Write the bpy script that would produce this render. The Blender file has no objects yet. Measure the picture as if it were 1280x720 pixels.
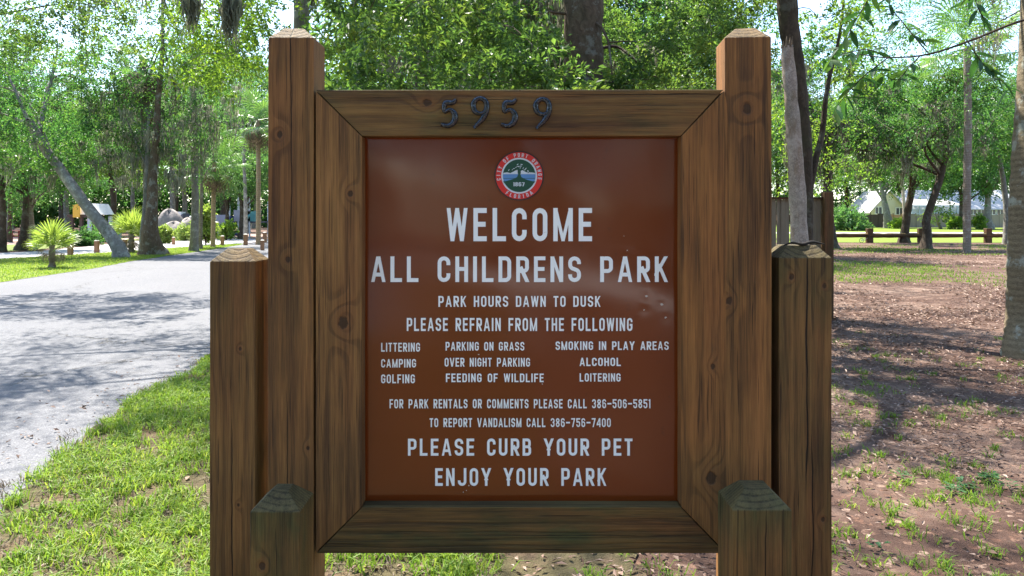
import bpy, math, random
import numpy as np
from mathutils import Vector, Matrix

S = bpy.context.scene
COL = S.collection

# ------------------------------------------------------------------ camera
F = 950.0          # focal length in pixels of a 1280 wide picture
EYE = 1.6
HOR = 272.0
cd = bpy.data.cameras.new("camera")
cd.lens = F / 1280 * 36.0
cd.sensor_width = 36.0
cd.shift_y = -(360 - HOR) / 1280.0
cd.clip_start = 0.05
cd.clip_end = 3000
cam = bpy.data.objects.new("camera", cd)
COL.objects.link(cam)
cam.location = (0, 0, EYE)
cam.rotation_euler = (math.radians(90), 0, 0)
S.camera = cam

# ------------------------------------------------------------------ light
SUN_DIR = Vector((-0.42, 0.52, 1.15)).normalized()      # towards the sun
sun_el = math.asin(SUN_DIR.z)
sun_az = math.atan2(SUN_DIR.x, SUN_DIR.y)               # clockwise from +Y
w = bpy.data.worlds.new("World")
S.world = w
w.use_nodes = True
wn = w.node_tree
for n in list(wn.nodes):
    wn.nodes.remove(n)
sky = wn.nodes.new("ShaderNodeTexSky")
sky.sky_type = 'NISHITA'
sky.sun_disc = False
sky.sun_elevation = sun_el
sky.sun_rotation = sun_az
sky.air_density = 1.0
sky.dust_density = 0.7
sky.ozone_density = 1.5
bg = wn.nodes.new("ShaderNodeBackground")
bg.inputs[1].default_value = 0.125
wo = wn.nodes.new("ShaderNodeOutputWorld")
wn.links.new(sky.outputs[0], bg.inputs[0])
wn.links.new(bg.outputs[0], wo.inputs[0])
sl = bpy.data.lights.new("sun", 'SUN')
sl.energy = 4.9
sl.angle = math.radians(0.53)
sl.color = (1.0, 0.95, 0.86)
so = bpy.data.objects.new("sun", sl)
COL.objects.link(so)
so.rotation_euler = SUN_DIR.to_track_quat('Z', 'Y').to_euler()
S.view_settings.view_transform = 'Standard'
S.view_settings.look = 'None'
S.view_settings.exposure = 2.0
S.view_settings.gamma = 1.0
S.cycles.max_bounces = 6
S.cycles.transparent_max_bounces = 6
S.cycles.diffuse_bounces = 4
S.cycles.glossy_bounces = 3
S.cycles.transmission_bounces = 4

# ------------------------------------------------------------------ helpers
def P(px, py, Y):
    """the point of the place that lies at picture position (px, py), Y metres away"""
    return np.array([(px - 640) / F * Y, Y, EYE - (py - HOR) / F * Y])

def G(px, py):
    Y = EYE * F / (py - HOR)
    return np.array([(px - 640) / F * Y, Y, 0.0])

class MB:
    """collects polygons, then links them as one mesh object"""
    def __init__(self):
        self.v = []; self.f = []; self.n = 0; self.var = []; self.mi = []
    def add(self, verts, faces, var=None, mi=0):
        verts = np.asarray(verts, dtype=np.float32).reshape(-1, 3)
        if isinstance(faces, np.ndarray):
            fs = [faces + self.n]
            nf = len(faces)
            self.f.append(fs[0])
        else:
            groups = {}
            for f in faces:
                groups.setdefault(len(f), []).append(f)
            nf = 0
            for k in groups:
                self.f.append(np.asarray(groups[k], dtype=np.int32) + self.n)
                nf += len(groups[k])
        if var is None:
            self.var.append(np.full(nf, 0.5, np.float32))
        else:
            self.var.append(np.broadcast_to(np.asarray(var, np.float32), (nf,)))
        self.mi.append(np.full(nf, mi, np.int32))
        self.v.append(verts)
        self.n += len(verts)
    def box(self, c, s, rz=0.0, var=None, mi=0):
        x, y, z = [q / 2 for q in s]
        v = np.array([[-x,-y,-z],[x,-y,-z],[x,y,-z],[-x,y,-z],[-x,-y,z],[x,-y,z],[x,y,z],[-x,y,z]])
        if rz:
            cz, sz = math.cos(rz), math.sin(rz)
            v = v @ np.array([[cz, sz, 0], [-sz, cz, 0], [0, 0, 1]])
        v = v + np.asarray(c)
        self.add(v, [(0,3,2,1),(4,5,6,7),(0,1,5,4),(1,2,6,5),(2,3,7,6),(3,0,4,7)], var, mi)
    def mesh(self, name, mats, smooth=False):
        me = bpy.data.meshes.new(name)
        v = np.concatenate(self.v)
        me.vertices.add(len(v))
        me.vertices.foreach_set("co", v.ravel())
        lt = np.concatenate([np.full(len(f), f.shape[1], np.int32) for f in self.f])
        li = np.concatenate([f.ravel() for f in self.f]).astype(np.int32)
        ls = np.concatenate([[0], np.cumsum(lt)[:-1]]).astype(np.int32)
        me.loops.add(len(li)); me.polygons.add(len(lt))
        me.loops.foreach_set("vertex_index", li)
        me.polygons.foreach_set("loop_start", ls)
        me.polygons.foreach_set("loop_total", lt)
        if not isinstance(mats, (list, tuple)):
            mats = [mats]
        for m in mats:
            me.materials.append(m)
        me.polygons.foreach_set("material_index", np.concatenate(self.mi))
        a = me.attributes.new("var", 'FLOAT', 'FACE')
        a.data.foreach_set("value", np.concatenate(self.var).astype(np.float32))
        me.update(calc_edges=True)
        me.polygons.foreach_set("use_smooth", np.full(len(lt), smooth, dtype=bool))
        return me
    def build(self, name, mats, parent=None, smooth=False, bevel=0.0, loc=None):
        me = self.mesh(name, mats, smooth)
        o = bpy.data.objects.new(name, me)
        COL.objects.link(o)
        if parent is not None:
            o.parent = parent
            if loc is None:
                # meshes are written in world metres; the thing's base is its origin
                o.location = Vector((0, 0, 0))
                off = Vector((0, 0, 0)); q = parent
                while q is not None:
                    off += q.location; q = q.parent
                me.transform(Matrix.Translation(-off))
            else:
                o.location = loc
        elif loc is not None:
            o.location = loc
        if bevel:
            b = o.modifiers.new("bevel", 'BEVEL')
            b.width = bevel; b.segments = 2; b.limit_method = 'ANGLE'
        return o

def tag(o, label=None, cat=None, group=None, kind=None):
    if label: o['label'] = label
    if cat: o['category'] = cat
    if group: o['group'] = group
    if kind: o['kind'] = kind
    return o

def thing(name, loc, label, cat, group=None):
    o = bpy.data.objects.new(name, None)
    o.empty_display_size = 0.3
    COL.objects.link(o)
    o.location = Vector([float(q) for q in loc])
    return tag(o, label, cat, group)

def copy_thing(o, loc, rz=0.0, sc=1.0, label=None, group=None, parent=None):
    c = o.copy(); COL.objects.link(c)
    if parent is None:
        c.location = Vector([float(q) for q in loc]); c.rotation_euler = (0, 0, rz); c.scale = (sc, sc, sc)
        if label: c['label'] = label
        if group: c['group'] = group
    for ch in KIDS.get(o.name, []) or [q for q in o.children]:
        d = ch.copy(); COL.objects.link(d); d.parent = c
        for g in ch.children:
            e = g.copy(); COL.objects.link(e); e.parent = d
    return c
KIDS = {}

# ------------------------------------------------------------------ node DSL
class NT:
    def __init__(self, name):
        self.m = bpy.data.materials.new(name)
        self.m.use_nodes = True
        self.t = self.m.node_tree
        for n in list(self.t.nodes):
            self.t.nodes.remove(n)
        self.out = self.t.nodes.new("ShaderNodeOutputMaterial")
    def node(self, typ, **kw):
        n = self.t.nodes.new(typ)
        for k, v in kw.items():
            setattr(n, k, v)
        return n
    def put(self, sock, val):
        if isinstance(val, X): val = val.s
        if isinstance(val, bpy.types.NodeSocket):
            self.t.links.new(val, sock)
        else:
            try:
                sock.default_value = val
            except Exception:
                sock.default_value = tuple(val) + (1.0,)
    def m_(self, op, a, b=0.0, c=None, clamp=False):
        n = self.node("ShaderNodeMath", operation=op, use_clamp=clamp)
        self.put(n.inputs[0], a); self.put(n.inputs[1], b)
        if c is not None: self.put(n.inputs[2], c)
        return X(self, n.outputs[0])
    def obj(self):
        n = self.node("ShaderNodeTexCoord")
        return X(self, n.outputs["Object"])
    def pos(self):
        n = self.node("ShaderNodeNewGeometry")
        return X(self, n.outputs["Position"])
    def sep(self, v):
        n = self.node("ShaderNodeSeparateXYZ"); self.put(n.inputs[0], v)
        return [X(self, n.outputs[i]) for i in range(3)]
    def comb(self, a, b, c):
        n = self.node("ShaderNodeCombineXYZ")
        for i, q in enumerate((a, b, c)): self.put(n.inputs[i], q)
        return X(self, n.outputs[0])
    def noise(self, v, scale, detail=4, rough=0.55, dist=0.0):
        n = self.node("ShaderNodeTexNoise")
        if v is not None: self.put(n.inputs["Vector"], v)
        n.inputs["Scale"].default_value = scale; n.inputs["Detail"].default_value = detail
        n.inputs["Roughness"].default_value = rough; n.inputs["Distortion"].default_value = dist
        return X(self, n.outputs[0])
    def voro(self, v, scale, feat='F1', out="Distance", rnd=1.0):
        n = self.node("ShaderNodeTexVoronoi", feature=feat)
        if v is not None: self.put(n.inputs["Vector"], v)
        n.inputs["Scale"].default_value = scale; n.inputs["Randomness"].default_value = rnd
        return X(self, n.outputs[out])
    def smooth(self, x, a, b):
        n = self.node("ShaderNodeMapRange", interpolation_type='SMOOTHSTEP')
        self.put(n.inputs[0], x); self.put(n.inputs[1], a); self.put(n.inputs[2], b)
        return X(self, n.outputs[0])
    def mix(self, f, a, b, mode='MIX'):
        n = self.node("ShaderNodeMix", data_type='RGBA', blend_type=mode)
        self.put(n.inputs[0], f); self.put(n.inputs[6], a); self.put(n.inputs[7], b)
        return X(self, n.outputs[2])
    def ramp(self, f, stops):
        n = self.node("ShaderNodeValToRGB")
        e = n.color_ramp.elements
        while len(e) < len(stops): e.new(0.5)
        for i, (p, c) in enumerate(stops):
            e[i].position = p; e[i].color = tuple(c) + (1.0,)
        self.put(n.inputs[0], f)
        return X(self, n.outputs[0])
    def attr(self, name="var"):
        n = self.node("ShaderNodeAttribute", attribute_name=name)
        return X(self, n.outputs["Fac"])
    def bump(self, h, strength=0.5, dist=0.01):
        n = self.node("ShaderNodeBump")
        n.inputs["Strength"].default_value = strength; n.inputs["Distance"].default_value = dist
        self.put(n.inputs["Height"], h)
        return X(self, n.outputs[0])
    def bsdf(self, col, rough=0.7, spec=0.3, nrm=None, metal=0.0, coat=0.0):
        n = self.node("ShaderNodeBsdfPrincipled")
        self.put(n.inputs["Base Color"], col); self.put(n.inputs["Roughness"], rough)
        self.put(n.inputs["Specular IOR Level"], spec); self.put(n.inputs["Metallic"], metal)
        n.inputs["Coat Weight"].default_value = coat
        if nrm is not None: self.put(n.inputs["Normal"], nrm)
        return n.outputs[0]
    def done(self, shader):
        self.t.links.new(shader, self.out.inputs[0])
        return self.m
class X:
    def __init__(self, nt, s): self.nt = nt; self.s = s
    def __add__(self, o): return self.nt.m_('ADD', self, o)
    __radd__ = __add__
    def __sub__(self, o): return self.nt.m_('SUBTRACT', self, o)
    def __rsub__(self, o): return self.nt.m_('SUBTRACT', o, self)
    def __mul__(self, o): return self.nt.m_('MULTIPLY', self, o)
    __rmul__ = __mul__
    def __truediv__(self, o): return self.nt.m_('DIVIDE', self, o)
    def clamp(self): return self.nt.m_('ADD', self, 0.0, clamp=True)

def plain(name, col, rough=0.6, spec=0.3, var=0.15, scale=8, metal=0.0):
    t = NT(name)
    n = t.noise(t.obj(), scale, 5)
    c = t.mix(n, [q * (1 - var) for q in col], [min(1, q * (1 + var)) for q in col])
    return t.done(t.bsdf(c, rough, spec, t.bump(n, 0.15, 0.01), metal))

# ------------------------------------------------------------------ wood
def wood(name, axis='z', seed=0.0, light=(0.27,0.155,0.07), dark=(0.085,0.042,0.018), green=0.35, gz=None,
         knots=(), cracks=(), ring=(0.05, 0.12), freq=75.0):
    """treated pine with growth rings; coordinates are metres from the sign's base"""
    t = NT(name)
    x, y, z = t.sep(t.obj())
    if axis == 'z': a, l = x, z
    else: a, l = z, x
    warpv = t.comb(a * 3.0, y * 3.0, l * 0.55 + seed)
    w1 = t.noise(warpv, 1.6, 3) - 0.5
    w2 = t.noise(t.comb(a * 22.0, y * 22.0, l * 1.4 + seed), 1.0, 3) - 0.5
    rx = a - ring[0] + w1 * 0.10 + w2 * 0.010
    ry = y + ring[1]
    r = t.m_('SQRT', rx * rx + ry * ry)
    core = None; halo = None
    for (ka, kl, kr) in knots:
        dx = (a - ka) / kr
        dl = (l - kl) / (kr * 1.35)
        d2 = dx * dx + dl * dl
        g = t.m_('POWER', 2.718, d2 * -0.16)
        r = r + g * (kr * 1.9)
        dn = t.m_('SQRT', d2) + (t.noise(t.comb(a, y, l), 90, 2) - 0.5) * 0.7
        k = 1.0 - t.smooth(dn, 0.62, 0.95)
        h = 1.0 - t.smooth(dn, 0.9, 2.2)
        core = k if core is None else t.m_('MAXIMUM', core, k)
        halo = h if halo is None else t.m_('MAXIMUM', halo, h)
    ph = t.m_('SINE', r * (freq * 6.283))
    fine = t.noise(t.comb(a * 420.0, y * 420.0, l * 6.0 + seed), 1.0, 3, 0.7)
    streak = t.noise(t.comb(a * 60.0, y * 60.0, l * 1.5 + seed * 2), 1.0, 4, 0.6)
    big = t.noise(t.comb(a * 6.0, y * 6.0, l * 1.6 + seed * 3), 1.0, 4, 0.6)
    late = t.smooth(ph, 0.15, 0.95)
    g = 0.55 - late * 0.16 + (fine - 0.5) * 0.95 + (streak - 0.5) * 0.8 + (big - 0.5) * 1.1
    g = (g - 0.47) * 1.45 + 0.47
    light = (light[0] * 1.10, light[1] * 0.90, light[2] * 0.66)
    col = t.ramp(g, [(0.0, dark), (0.30, [d * .5 + q * .42 for d, q in zip(dark, light)]), (0.62, light), (1.0, [q * 1.45 for q in light])])
    red = t.noise(t.comb(a * 9.0, y * 9.0, l * 0.9 + seed + 7), 1.0, 3)
    col = t.mix(t.smooth(red, 0.45, 0.75) * 0.6, col, t.mix(g.clamp(), (0.06, 0.018, 0.007), (0.30, 0.115, 0.04)))
    gm = t.smooth(t.noise(t.comb(a * 7.0, y * 5.0, l * 2.2 + seed + 3), 1.0, 5, 0.65), 0.42, 0.72) * green
    if gz is not None:
        gm = gm + t.smooth(z, gz[0], gz[1]) * gz[2] * (t.noise(t.obj(), 9, 4) + 0.35)
    gcol = t.mix(g.clamp(), (0.022, 0.020, 0.008), (0.100, 0.095, 0.032))
    col = t.mix(gm.clamp(), col, gcol)
    # grey-black weather dirt
    dm = t.smooth(t.noise(t.comb(a * 14.0, y * 9.0, l * 3.0 + seed + 11), 1.0, 6, 0.7), 0.56, 0.76) * 0.42
    col = t.mix(dm, col, (0.035, 0.026, 0.018))
    hgt = fine * 1.1 - late * 0.35 + streak * 0.5
    if core is not None:
        col = t.mix(halo * 0.45, col, (0.20, 0.085, 0.03))
        col = t.mix(core * 0.92, col, t.mix(fine, (0.012, 0.008, 0.005), (0.09, 0.045, 0.02)))
        hgt = hgt - core * 1.2
    for (ca, l0, l1, cw) in cracks:
        off = (t.noise(t.comb(0.0, 0.0, l * 2.2 + ca * 40), 1.0, 4, 0.6) - 0.5) * 0.030
        wid = t.noise(t.comb(0.0, 3.0, l * 5.0 + ca * 17), 1.0, 3) * cw * 1.5 + 0.00015
        tap = t.smooth(l, l0, l0 + 0.12) * (1.0 - t.smooth(l, l1 - 0.1, l1))
        d = t.m_('ABSOLUTE', a - ca - off)
        c = 1.0 - t.smooth(d, wid * 0.6 * tap, wid * tap + 0.0005)
        c = (c * t.smooth(tap, 0.0, 0.1)).clamp()
        col = t.mix(c * 0.95, col, (0.006, 0.004, 0.003))
        hgt = hgt - c * 2.5
    # weathered end grain on the sloping tops, darkened to paint in tree shade
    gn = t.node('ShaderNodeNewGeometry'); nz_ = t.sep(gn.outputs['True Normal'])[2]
    end_shade = t.smooth(nz_, 0.25, 0.5)
    col = t.mix(end_shade * 0.65, col, t.mix((g * 1.2 - late * .12).clamp(), (0.032,0.025,0.010), (0.135,0.108,0.042)))
    # drying checks
    ck = t.smooth(t.noise(t.comb(a * 170.0, y * 170.0, l * 3.4 + seed + 5), 1.0, 2), 0.63, 0.70)
    hgt = hgt - ck * 1.2
    col = t.mix(ck * 0.65, col, (0.02, 0.012, 0.007))
    return t.done(t.bsdf(col, 0.72, 0.25, t.bump(hgt, 0.8, 0.003)))

# ------------------------------------------------------------------ foliage materials
def leaf_mat(name, c0, c1, c2, trans=0.45, rough=0.42, spec=0.45, tint=(1.5, 1.45, 0.45), tm=(1.9, 1.9, 1.6)):
    t = NT(name)
    v = t.attr("var")
    n = t.noise(t.obj(), 0.7, 2)
    f = (v * 0.75 + n * 0.5 - 0.12).clamp()
    c = t.ramp(f, [(0.0, c0), (0.5, c1), (1.0, c2)])
    ct = t.mix(0.5, c, t.mix(1.0, c, tint, 'MULTIPLY'))
    b = t.bsdf(c, rough, spec)
    tr = t.node("ShaderNodeBsdfTranslucent"); t.put(tr.inputs[0], t.mix(1.0, ct, tm, 'MULTIPLY'))
    ms = t.node("ShaderNodeMixShader"); ms.inputs[0].default_value = trans
    t.t.links.new(b, ms.inputs[1]); t.t.links.new(tr.outputs[0], ms.inputs[2])
    return t.done(ms.outputs[0])

def bark(name, dark, light, lichen=(0.3,0.32,0.28), lich=0.5, stretch=0.35, scale=9.0, depth=0.03, rings=0.0, spots=0.0):
    t = NT(name)
    x, y, z = t.sep(t.obj())
    dn = t.noise(t.obj(), 5.0, 3)
    v = t.comb(x + (dn - .5) * .25, y + (dn - .5) * .25, z * stretch)
    n1 = t.noise(v, scale, 6, 0.65, 0.4)
    vo = t.voro(v, scale * 1.6, 'DISTANCE_TO_EDGE')
    pl = t.smooth(vo, 0.0, 0.30)
    g = n1 * 0.75 + pl * 0.12 + t.noise(v, scale * 4, 4) * 0.25 - 0.06
    if rings:
        rr = t.m_('SINE', z * (6.283 * rings) + (t.noise(t.comb(x, y, z * .3), 4, 3) - .5) * 5.0)
        g = g * 0.85 + (rr * 0.5 + 0.5) * 0.13
    c = t.ramp(g, [(0.15, dark), (0.75, light)])
    if spots:
        sv = t.smooth(t.voro(t.obj(), 38, 'F1'), 0.22, 0.10) * t.smooth(t.noise(t.obj(), 5, 3), .42, .6)
        c = t.mix(sv * spots, c, (0.05,0.032,0.022)); c = t.mix(t.smooth(t.noise(t.comb(x*4, y*4, z*1.1), 2.0, 5, .7), .5, .66) * .5, c, (0.20,0.115,0.055))
    lm = t.smooth(t.noise(t.obj(), 3.2, 6, 0.7), 0.52, 0.62) * lich
    c = t.mix(lm, c, lichen)
    gm = t.smooth(t.noise(t.obj(), 1.3, 4, 0.6), 0.5, 0.7) * 0.35
    c = t.mix(gm, c, (0.06, 0.075, 0.03))
    return t.done(t.bsdf(c, 0.85, 0.15, t.bump(g, 0.8, depth)))

M = {}
M['leaf_near'] = leaf_mat("oak leaf near", (0.028,0.062,0.022), (0.062,0.120,0.034), (0.15,0.195,0.04), 0.5, 0.4, 0.4)
M['leaf_yellow'] = leaf_mat("leaf yellow green", (0.045,0.10,0.02), (0.10,0.18,0.025), (0.20,0.26,0.03), 0.5)
M['leaf_mid'] = leaf_mat("oak leaf mid", (0.018,0.056,0.022), (0.042,0.112,0.032), (0.12,0.18,0.035), 0.5, tint=(1.35,1.45,.5))
M['leaf_far'] = leaf_mat("leaf far", (0.030,0.076,0.036), (0.058,0.130,0.046), (0.14,0.20,0.06), 0.5, tint=(1.3,1.45,.55))
M['leaf_blue'] = leaf_mat("leaf dark", (0.024,0.050,0.028), (0.045,0.085,0.038), (0.085,0.13,0.04), 0.42)
M['leaf_big'] = leaf_mat("broad leaf", (0.022,0.065,0.028), (0.035,0.10,0.032), (0.075,0.14,0.03), 0.35, 0.6, 0.25)
M['frond'] = leaf_mat("palm frond", (0.030,0.080,0.030), (0.070,0.15,0.045), (0.17,0.24,0.06), 0.35, 0.35, 0.5)
M['frond_lime'] = leaf_mat("young palm frond", (0.09,0.15,0.04), (0.17,0.24,0.06), (0.30,0.34,0.13), 0.35, 0.35, 0.5)
M['dead'] = leaf_mat("dead frond", (0.10,0.08,0.06), (0.17,0.135,0.10), (0.26,0.22,0.17), 0.2, 0.8, 0.1, (1.1,1,.8), (1,1,1))
M['moss'] = leaf_mat("spanish moss", (0.12,0.125,0.085), (0.21,0.215,0.15), (0.33,0.33,0.25), 0.4, 0.95, 0.05, (1,1,.95), (1.1,1.1,1.1))
M['grass'] = leaf_mat("grass blade", (0.062,0.120,0.022), (0.125,0.215,0.032), (0.30,0.33,0.08), 0.40, 0.5, 0.18, (1.3,1.3,.5), (1.5,1.5,1.3))
M['litter'] = leaf_mat("fallen leaf", (0.050,0.028,0.018), (0.16,0.095,0.065), (0.46,0.33,0.26), 0.12, 0.55, 0.3, (1,1,1), (1,1,1))
M['bark_oak'] = bark("bark oak", (0.030,0.020,0.014), (0.17,0.125,0.085), lich=0.45)
M['bark_dark'] = bark("bark dark", (0.018,0.013,0.010), (0.095,0.070,0.050), (0.2,0.21,0.17), 0.3)
M['bark_grey'] = bark("bark grey", (0.075,0.070,0.062), (0.27,0.25,0.22), (0.42,0.42,0.38), 0.5, scale=6)
M['bark_pale'] = bark("bark pale snag", (0.10,0.072,0.055), (0.50,0.41,0.34), (0.55,0.48,0.41), 0.4, 0.7, 26, 0.012, spots=.8)
M['bark_palm'] = bark("palm trunk", (0.085,0.065,0.050), (0.27,0.225,0.175), (0.36,0.37,0.33), 0.45, 1.6, 14, 0.012, rings=9)
M['bark_palm_near'] = bark("palm trunk near", (0.06,0.045,0.028), (0.24,0.19,0.12), (0.33,0.35,0.30), 0.75, 2.5, 16, 0.012, rings=14)
M['bark_palm_tan'] = bark("palm trunk tan", (0.20,0.13,0.075), (0.42,0.31,0.20), (0.4,0.36,0.3), 0.3, 1.6, 12, 0.01, rings=8)

# ------------------------------------------------------------------ geometry generators
def unit(a):
    return a / (np.linalg.norm(a, axis=-1, keepdims=True) + 1e-9)

def smooth_path(pts, n):
    """Catmull-Rom through pts"""
    pts = np.asarray(pts, float)
    q = np.vstack([2 * pts[0] - pts[1], pts, 2 * pts[-1] - pts[-2]])
    out = []
    segs = len(pts) - 1
    for k in range(n):
        u = k / (n - 1) * segs
        i = min(int(u), segs - 1); t = u - i
        p0, p1, p2, p3 = q[i], q[i+1], q[i+2], q[i+3]
        out.append(0.5 * ((2*p1) + (-p0+p2)*t + (2*p0-5*p1+4*p2-p3)*t*t + (-p0+3*p1-3*p2+p3)*t**3))
    return np.array(out)

def tube(mb, pts, radii, sides=8, lobes=0.0, rng=None, cap=True, var=None, mi=0):
    pts = np.asarray(pts, float); n = len(pts)
    radii = np.asarray(radii, float)
    tan = unit(np.gradient(pts, axis=0))
    ref = np.array([0.13, 0.97, 0.21])
    if abs(tan[:, 1]).mean() > 0.85: ref = np.array([0.9, 0.1, 0.4])
    u = unit(np.cross(tan, ref)); v = np.cross(tan, u)
    ang = np.linspace(0, 2*math.pi, sides, endpoint=False)
    r = np.repeat(radii[:, None], sides, 1)
    if rng is not None:
        r = r * (1 + rng.uniform(-0.07, 0.07, r.shape))
    if lobes:
        ph = rng.uniform(0, 6.28) if rng is not None else 0
        k = np.exp(-np.linspace(0, 6, n))[:, None]
        r = r * (1 + lobes * k * (0.9 + 0.8 * np.cos(ang * 4 + ph))[None, :])
    V = pts[:, None, :] + r[:, :, None] * (np.cos(ang)[None, :, None] * u[:, None, :] + np.sin(ang)[None, :, None] * v[:, None, :])
    i = np.arange(n - 1)[:, None] * sides; j = np.arange(sides)[None, :]; j2 = (j + 1) % sides
    Fc = np.stack([i + j, i + j2, i + sides + j2, i + sides + j], -1).reshape(-1, 4)
    mb.add(V.reshape(-1, 3), Fc, var, mi)
    if cap:
        c = np.vstack([V[-1], pts[-1:]])
        mb.add(c, [(a, (a+1) % sides, sides) for a in range(sides)], var, mi)

def leaves(mb, pos, direc, nrm, L, W, var, fold=0.25, mi=0):
    """diamond leaves folded along the midrib: two triangles each"""
    n = len(pos)
    direc = unit(direc); side = unit(np.cross(direc, nrm)); up = np.cross(side, direc)
    L = np.broadcast_to(L, (n,))[:, None]; W = np.broadcast_to(W, (n,))[:, None]
    base = pos; tip = pos + direc * L - up * L * 0.12
    m1 = pos + direc * L * 0.48 + side * W * 0.5 + up * W * fold
    m2 = pos + direc * L * 0.48 - side * W * 0.5 + up * W * fold
    V = np.stack([base, m1, tip, m2], 1).reshape(-1, 3)
    k = np.arange(n)[:, None] * 4
    Fc = np.concatenate([k + np.array([[0, 1, 2]]), k + np.array([[0, 2, 3]])], 1).reshape(-1, 3)
    mb.add(V, Fc, np.repeat(np.asarray(var, np.float32), 2), mi)

def clump_leaves(mb, rng, centers, radii, per, L, droop=0.25, var0=0.0, flat=0.6, twigs=9):
    """leaves set along twigs that radiate from each clump centre"""
    nC = len(centers)
    for c, r in zip(centers, radii):
        nt = twigs
        d = unit(rng.normal(size=(nt, 3)) * np.array([1, 1, flat]))
        d[:, 2] -= droop * rng.uniform(0, 1, nt)
        start = c + rng.normal(size=(nt, 3)) * r * 0.25
        m = max(2, per // nt)
        t = rng.uniform(0.05, 1.0, (nt, m)) ** 0.8
        ln = r * rng.uniform(0.55, 1.25, (nt, 1))
        p = start[:, None, :] + d[:, None, :] * (t * ln)[:, :, None]
        p[:, :, 2] -= (t * t) * ln * droop * 0.5
        p = p.reshape(-1, 3) + rng.normal(size=(nt * m, 3)) * r * 0.075
        dd = unit(np.repeat(d, m, 0) + rng.normal(size=(nt * m, 3)) * 0.7)
        nn = unit(rng.normal(size=(nt * m, 3)) * 0.75 + np.array([0, 0, 0.8]))
        tone = rng.uniform(-0.22, 0.22)
        tw = np.repeat(rng.uniform(-0.12, 0.12, nt), m)
        var = np.clip(rng.uniform(0.2, 0.75, nt * m) + tone + tw + var0, 0, 1)
        ll = L * rng.uniform(0.65, 1.25, nt * m)
        leaves(mb, p, dd, nn, ll, ll * 0.45, var)

def moss_strands(mb, rng, anchors, length, spread=0.22, per=26, wid=0.018):
    for a, Ln in zip(anchors, length):
        k = per
        off = rng.normal(size=(k, 3)) * spread * np.array([1, 1, 0.25])
        ll = Ln * rng.uniform(0.35, 1.0, k) * np.exp(-np.linalg.norm(off[:, :2], axis=1) / spread * 0.35)
        nseg = 5
        top = a + off
        ph = rng.uniform(0, 6.28, (k, 2)); am = rng.uniform(0.02, 0.06, k) * (0.5 + Ln)
        az = rng.uniform(0, math.pi, k); sx = np.cos(az); sy = np.sin(az)
        prev = []
        for s in range(nseg + 1):
            f = s / nseg
            p = top.copy()
            p[:, 2] -= ll * f
            p[:, 0] += np.sin(ph[:, 0] + f * 5) * am * f - off[:, 0] * f * 0.45
            p[:, 1] += np.cos(ph[:, 1] + f * 4) * am * f - off[:, 1] * f * 0.45
            wv = wid * (1.0 - 0.8 * f) * (0.6 + 0.8 * ((s % 2)))
            q = np.stack([sx, sy, 0 * sx], 1) * (wv if np.isscalar(wv) else wv[:, None])
            prev.append((p - q, p + q))
        V = np.stack([np.stack(x, 1) for x in prev], 1)     # k, nseg+1, 2, 3
        V = V.reshape(-1, 3)
        base = np.arange(k)[:, None, None] * (nseg + 1) * 2 + np.arange(nseg)[None, :, None] * 2
        Fc = (base + np.array([0, 1, 3, 2])[None, None, :]).reshape(-1, 4)
        mb.add(V, Fc, np.repeat(rng.uniform(0, 1, k), nseg))

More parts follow.
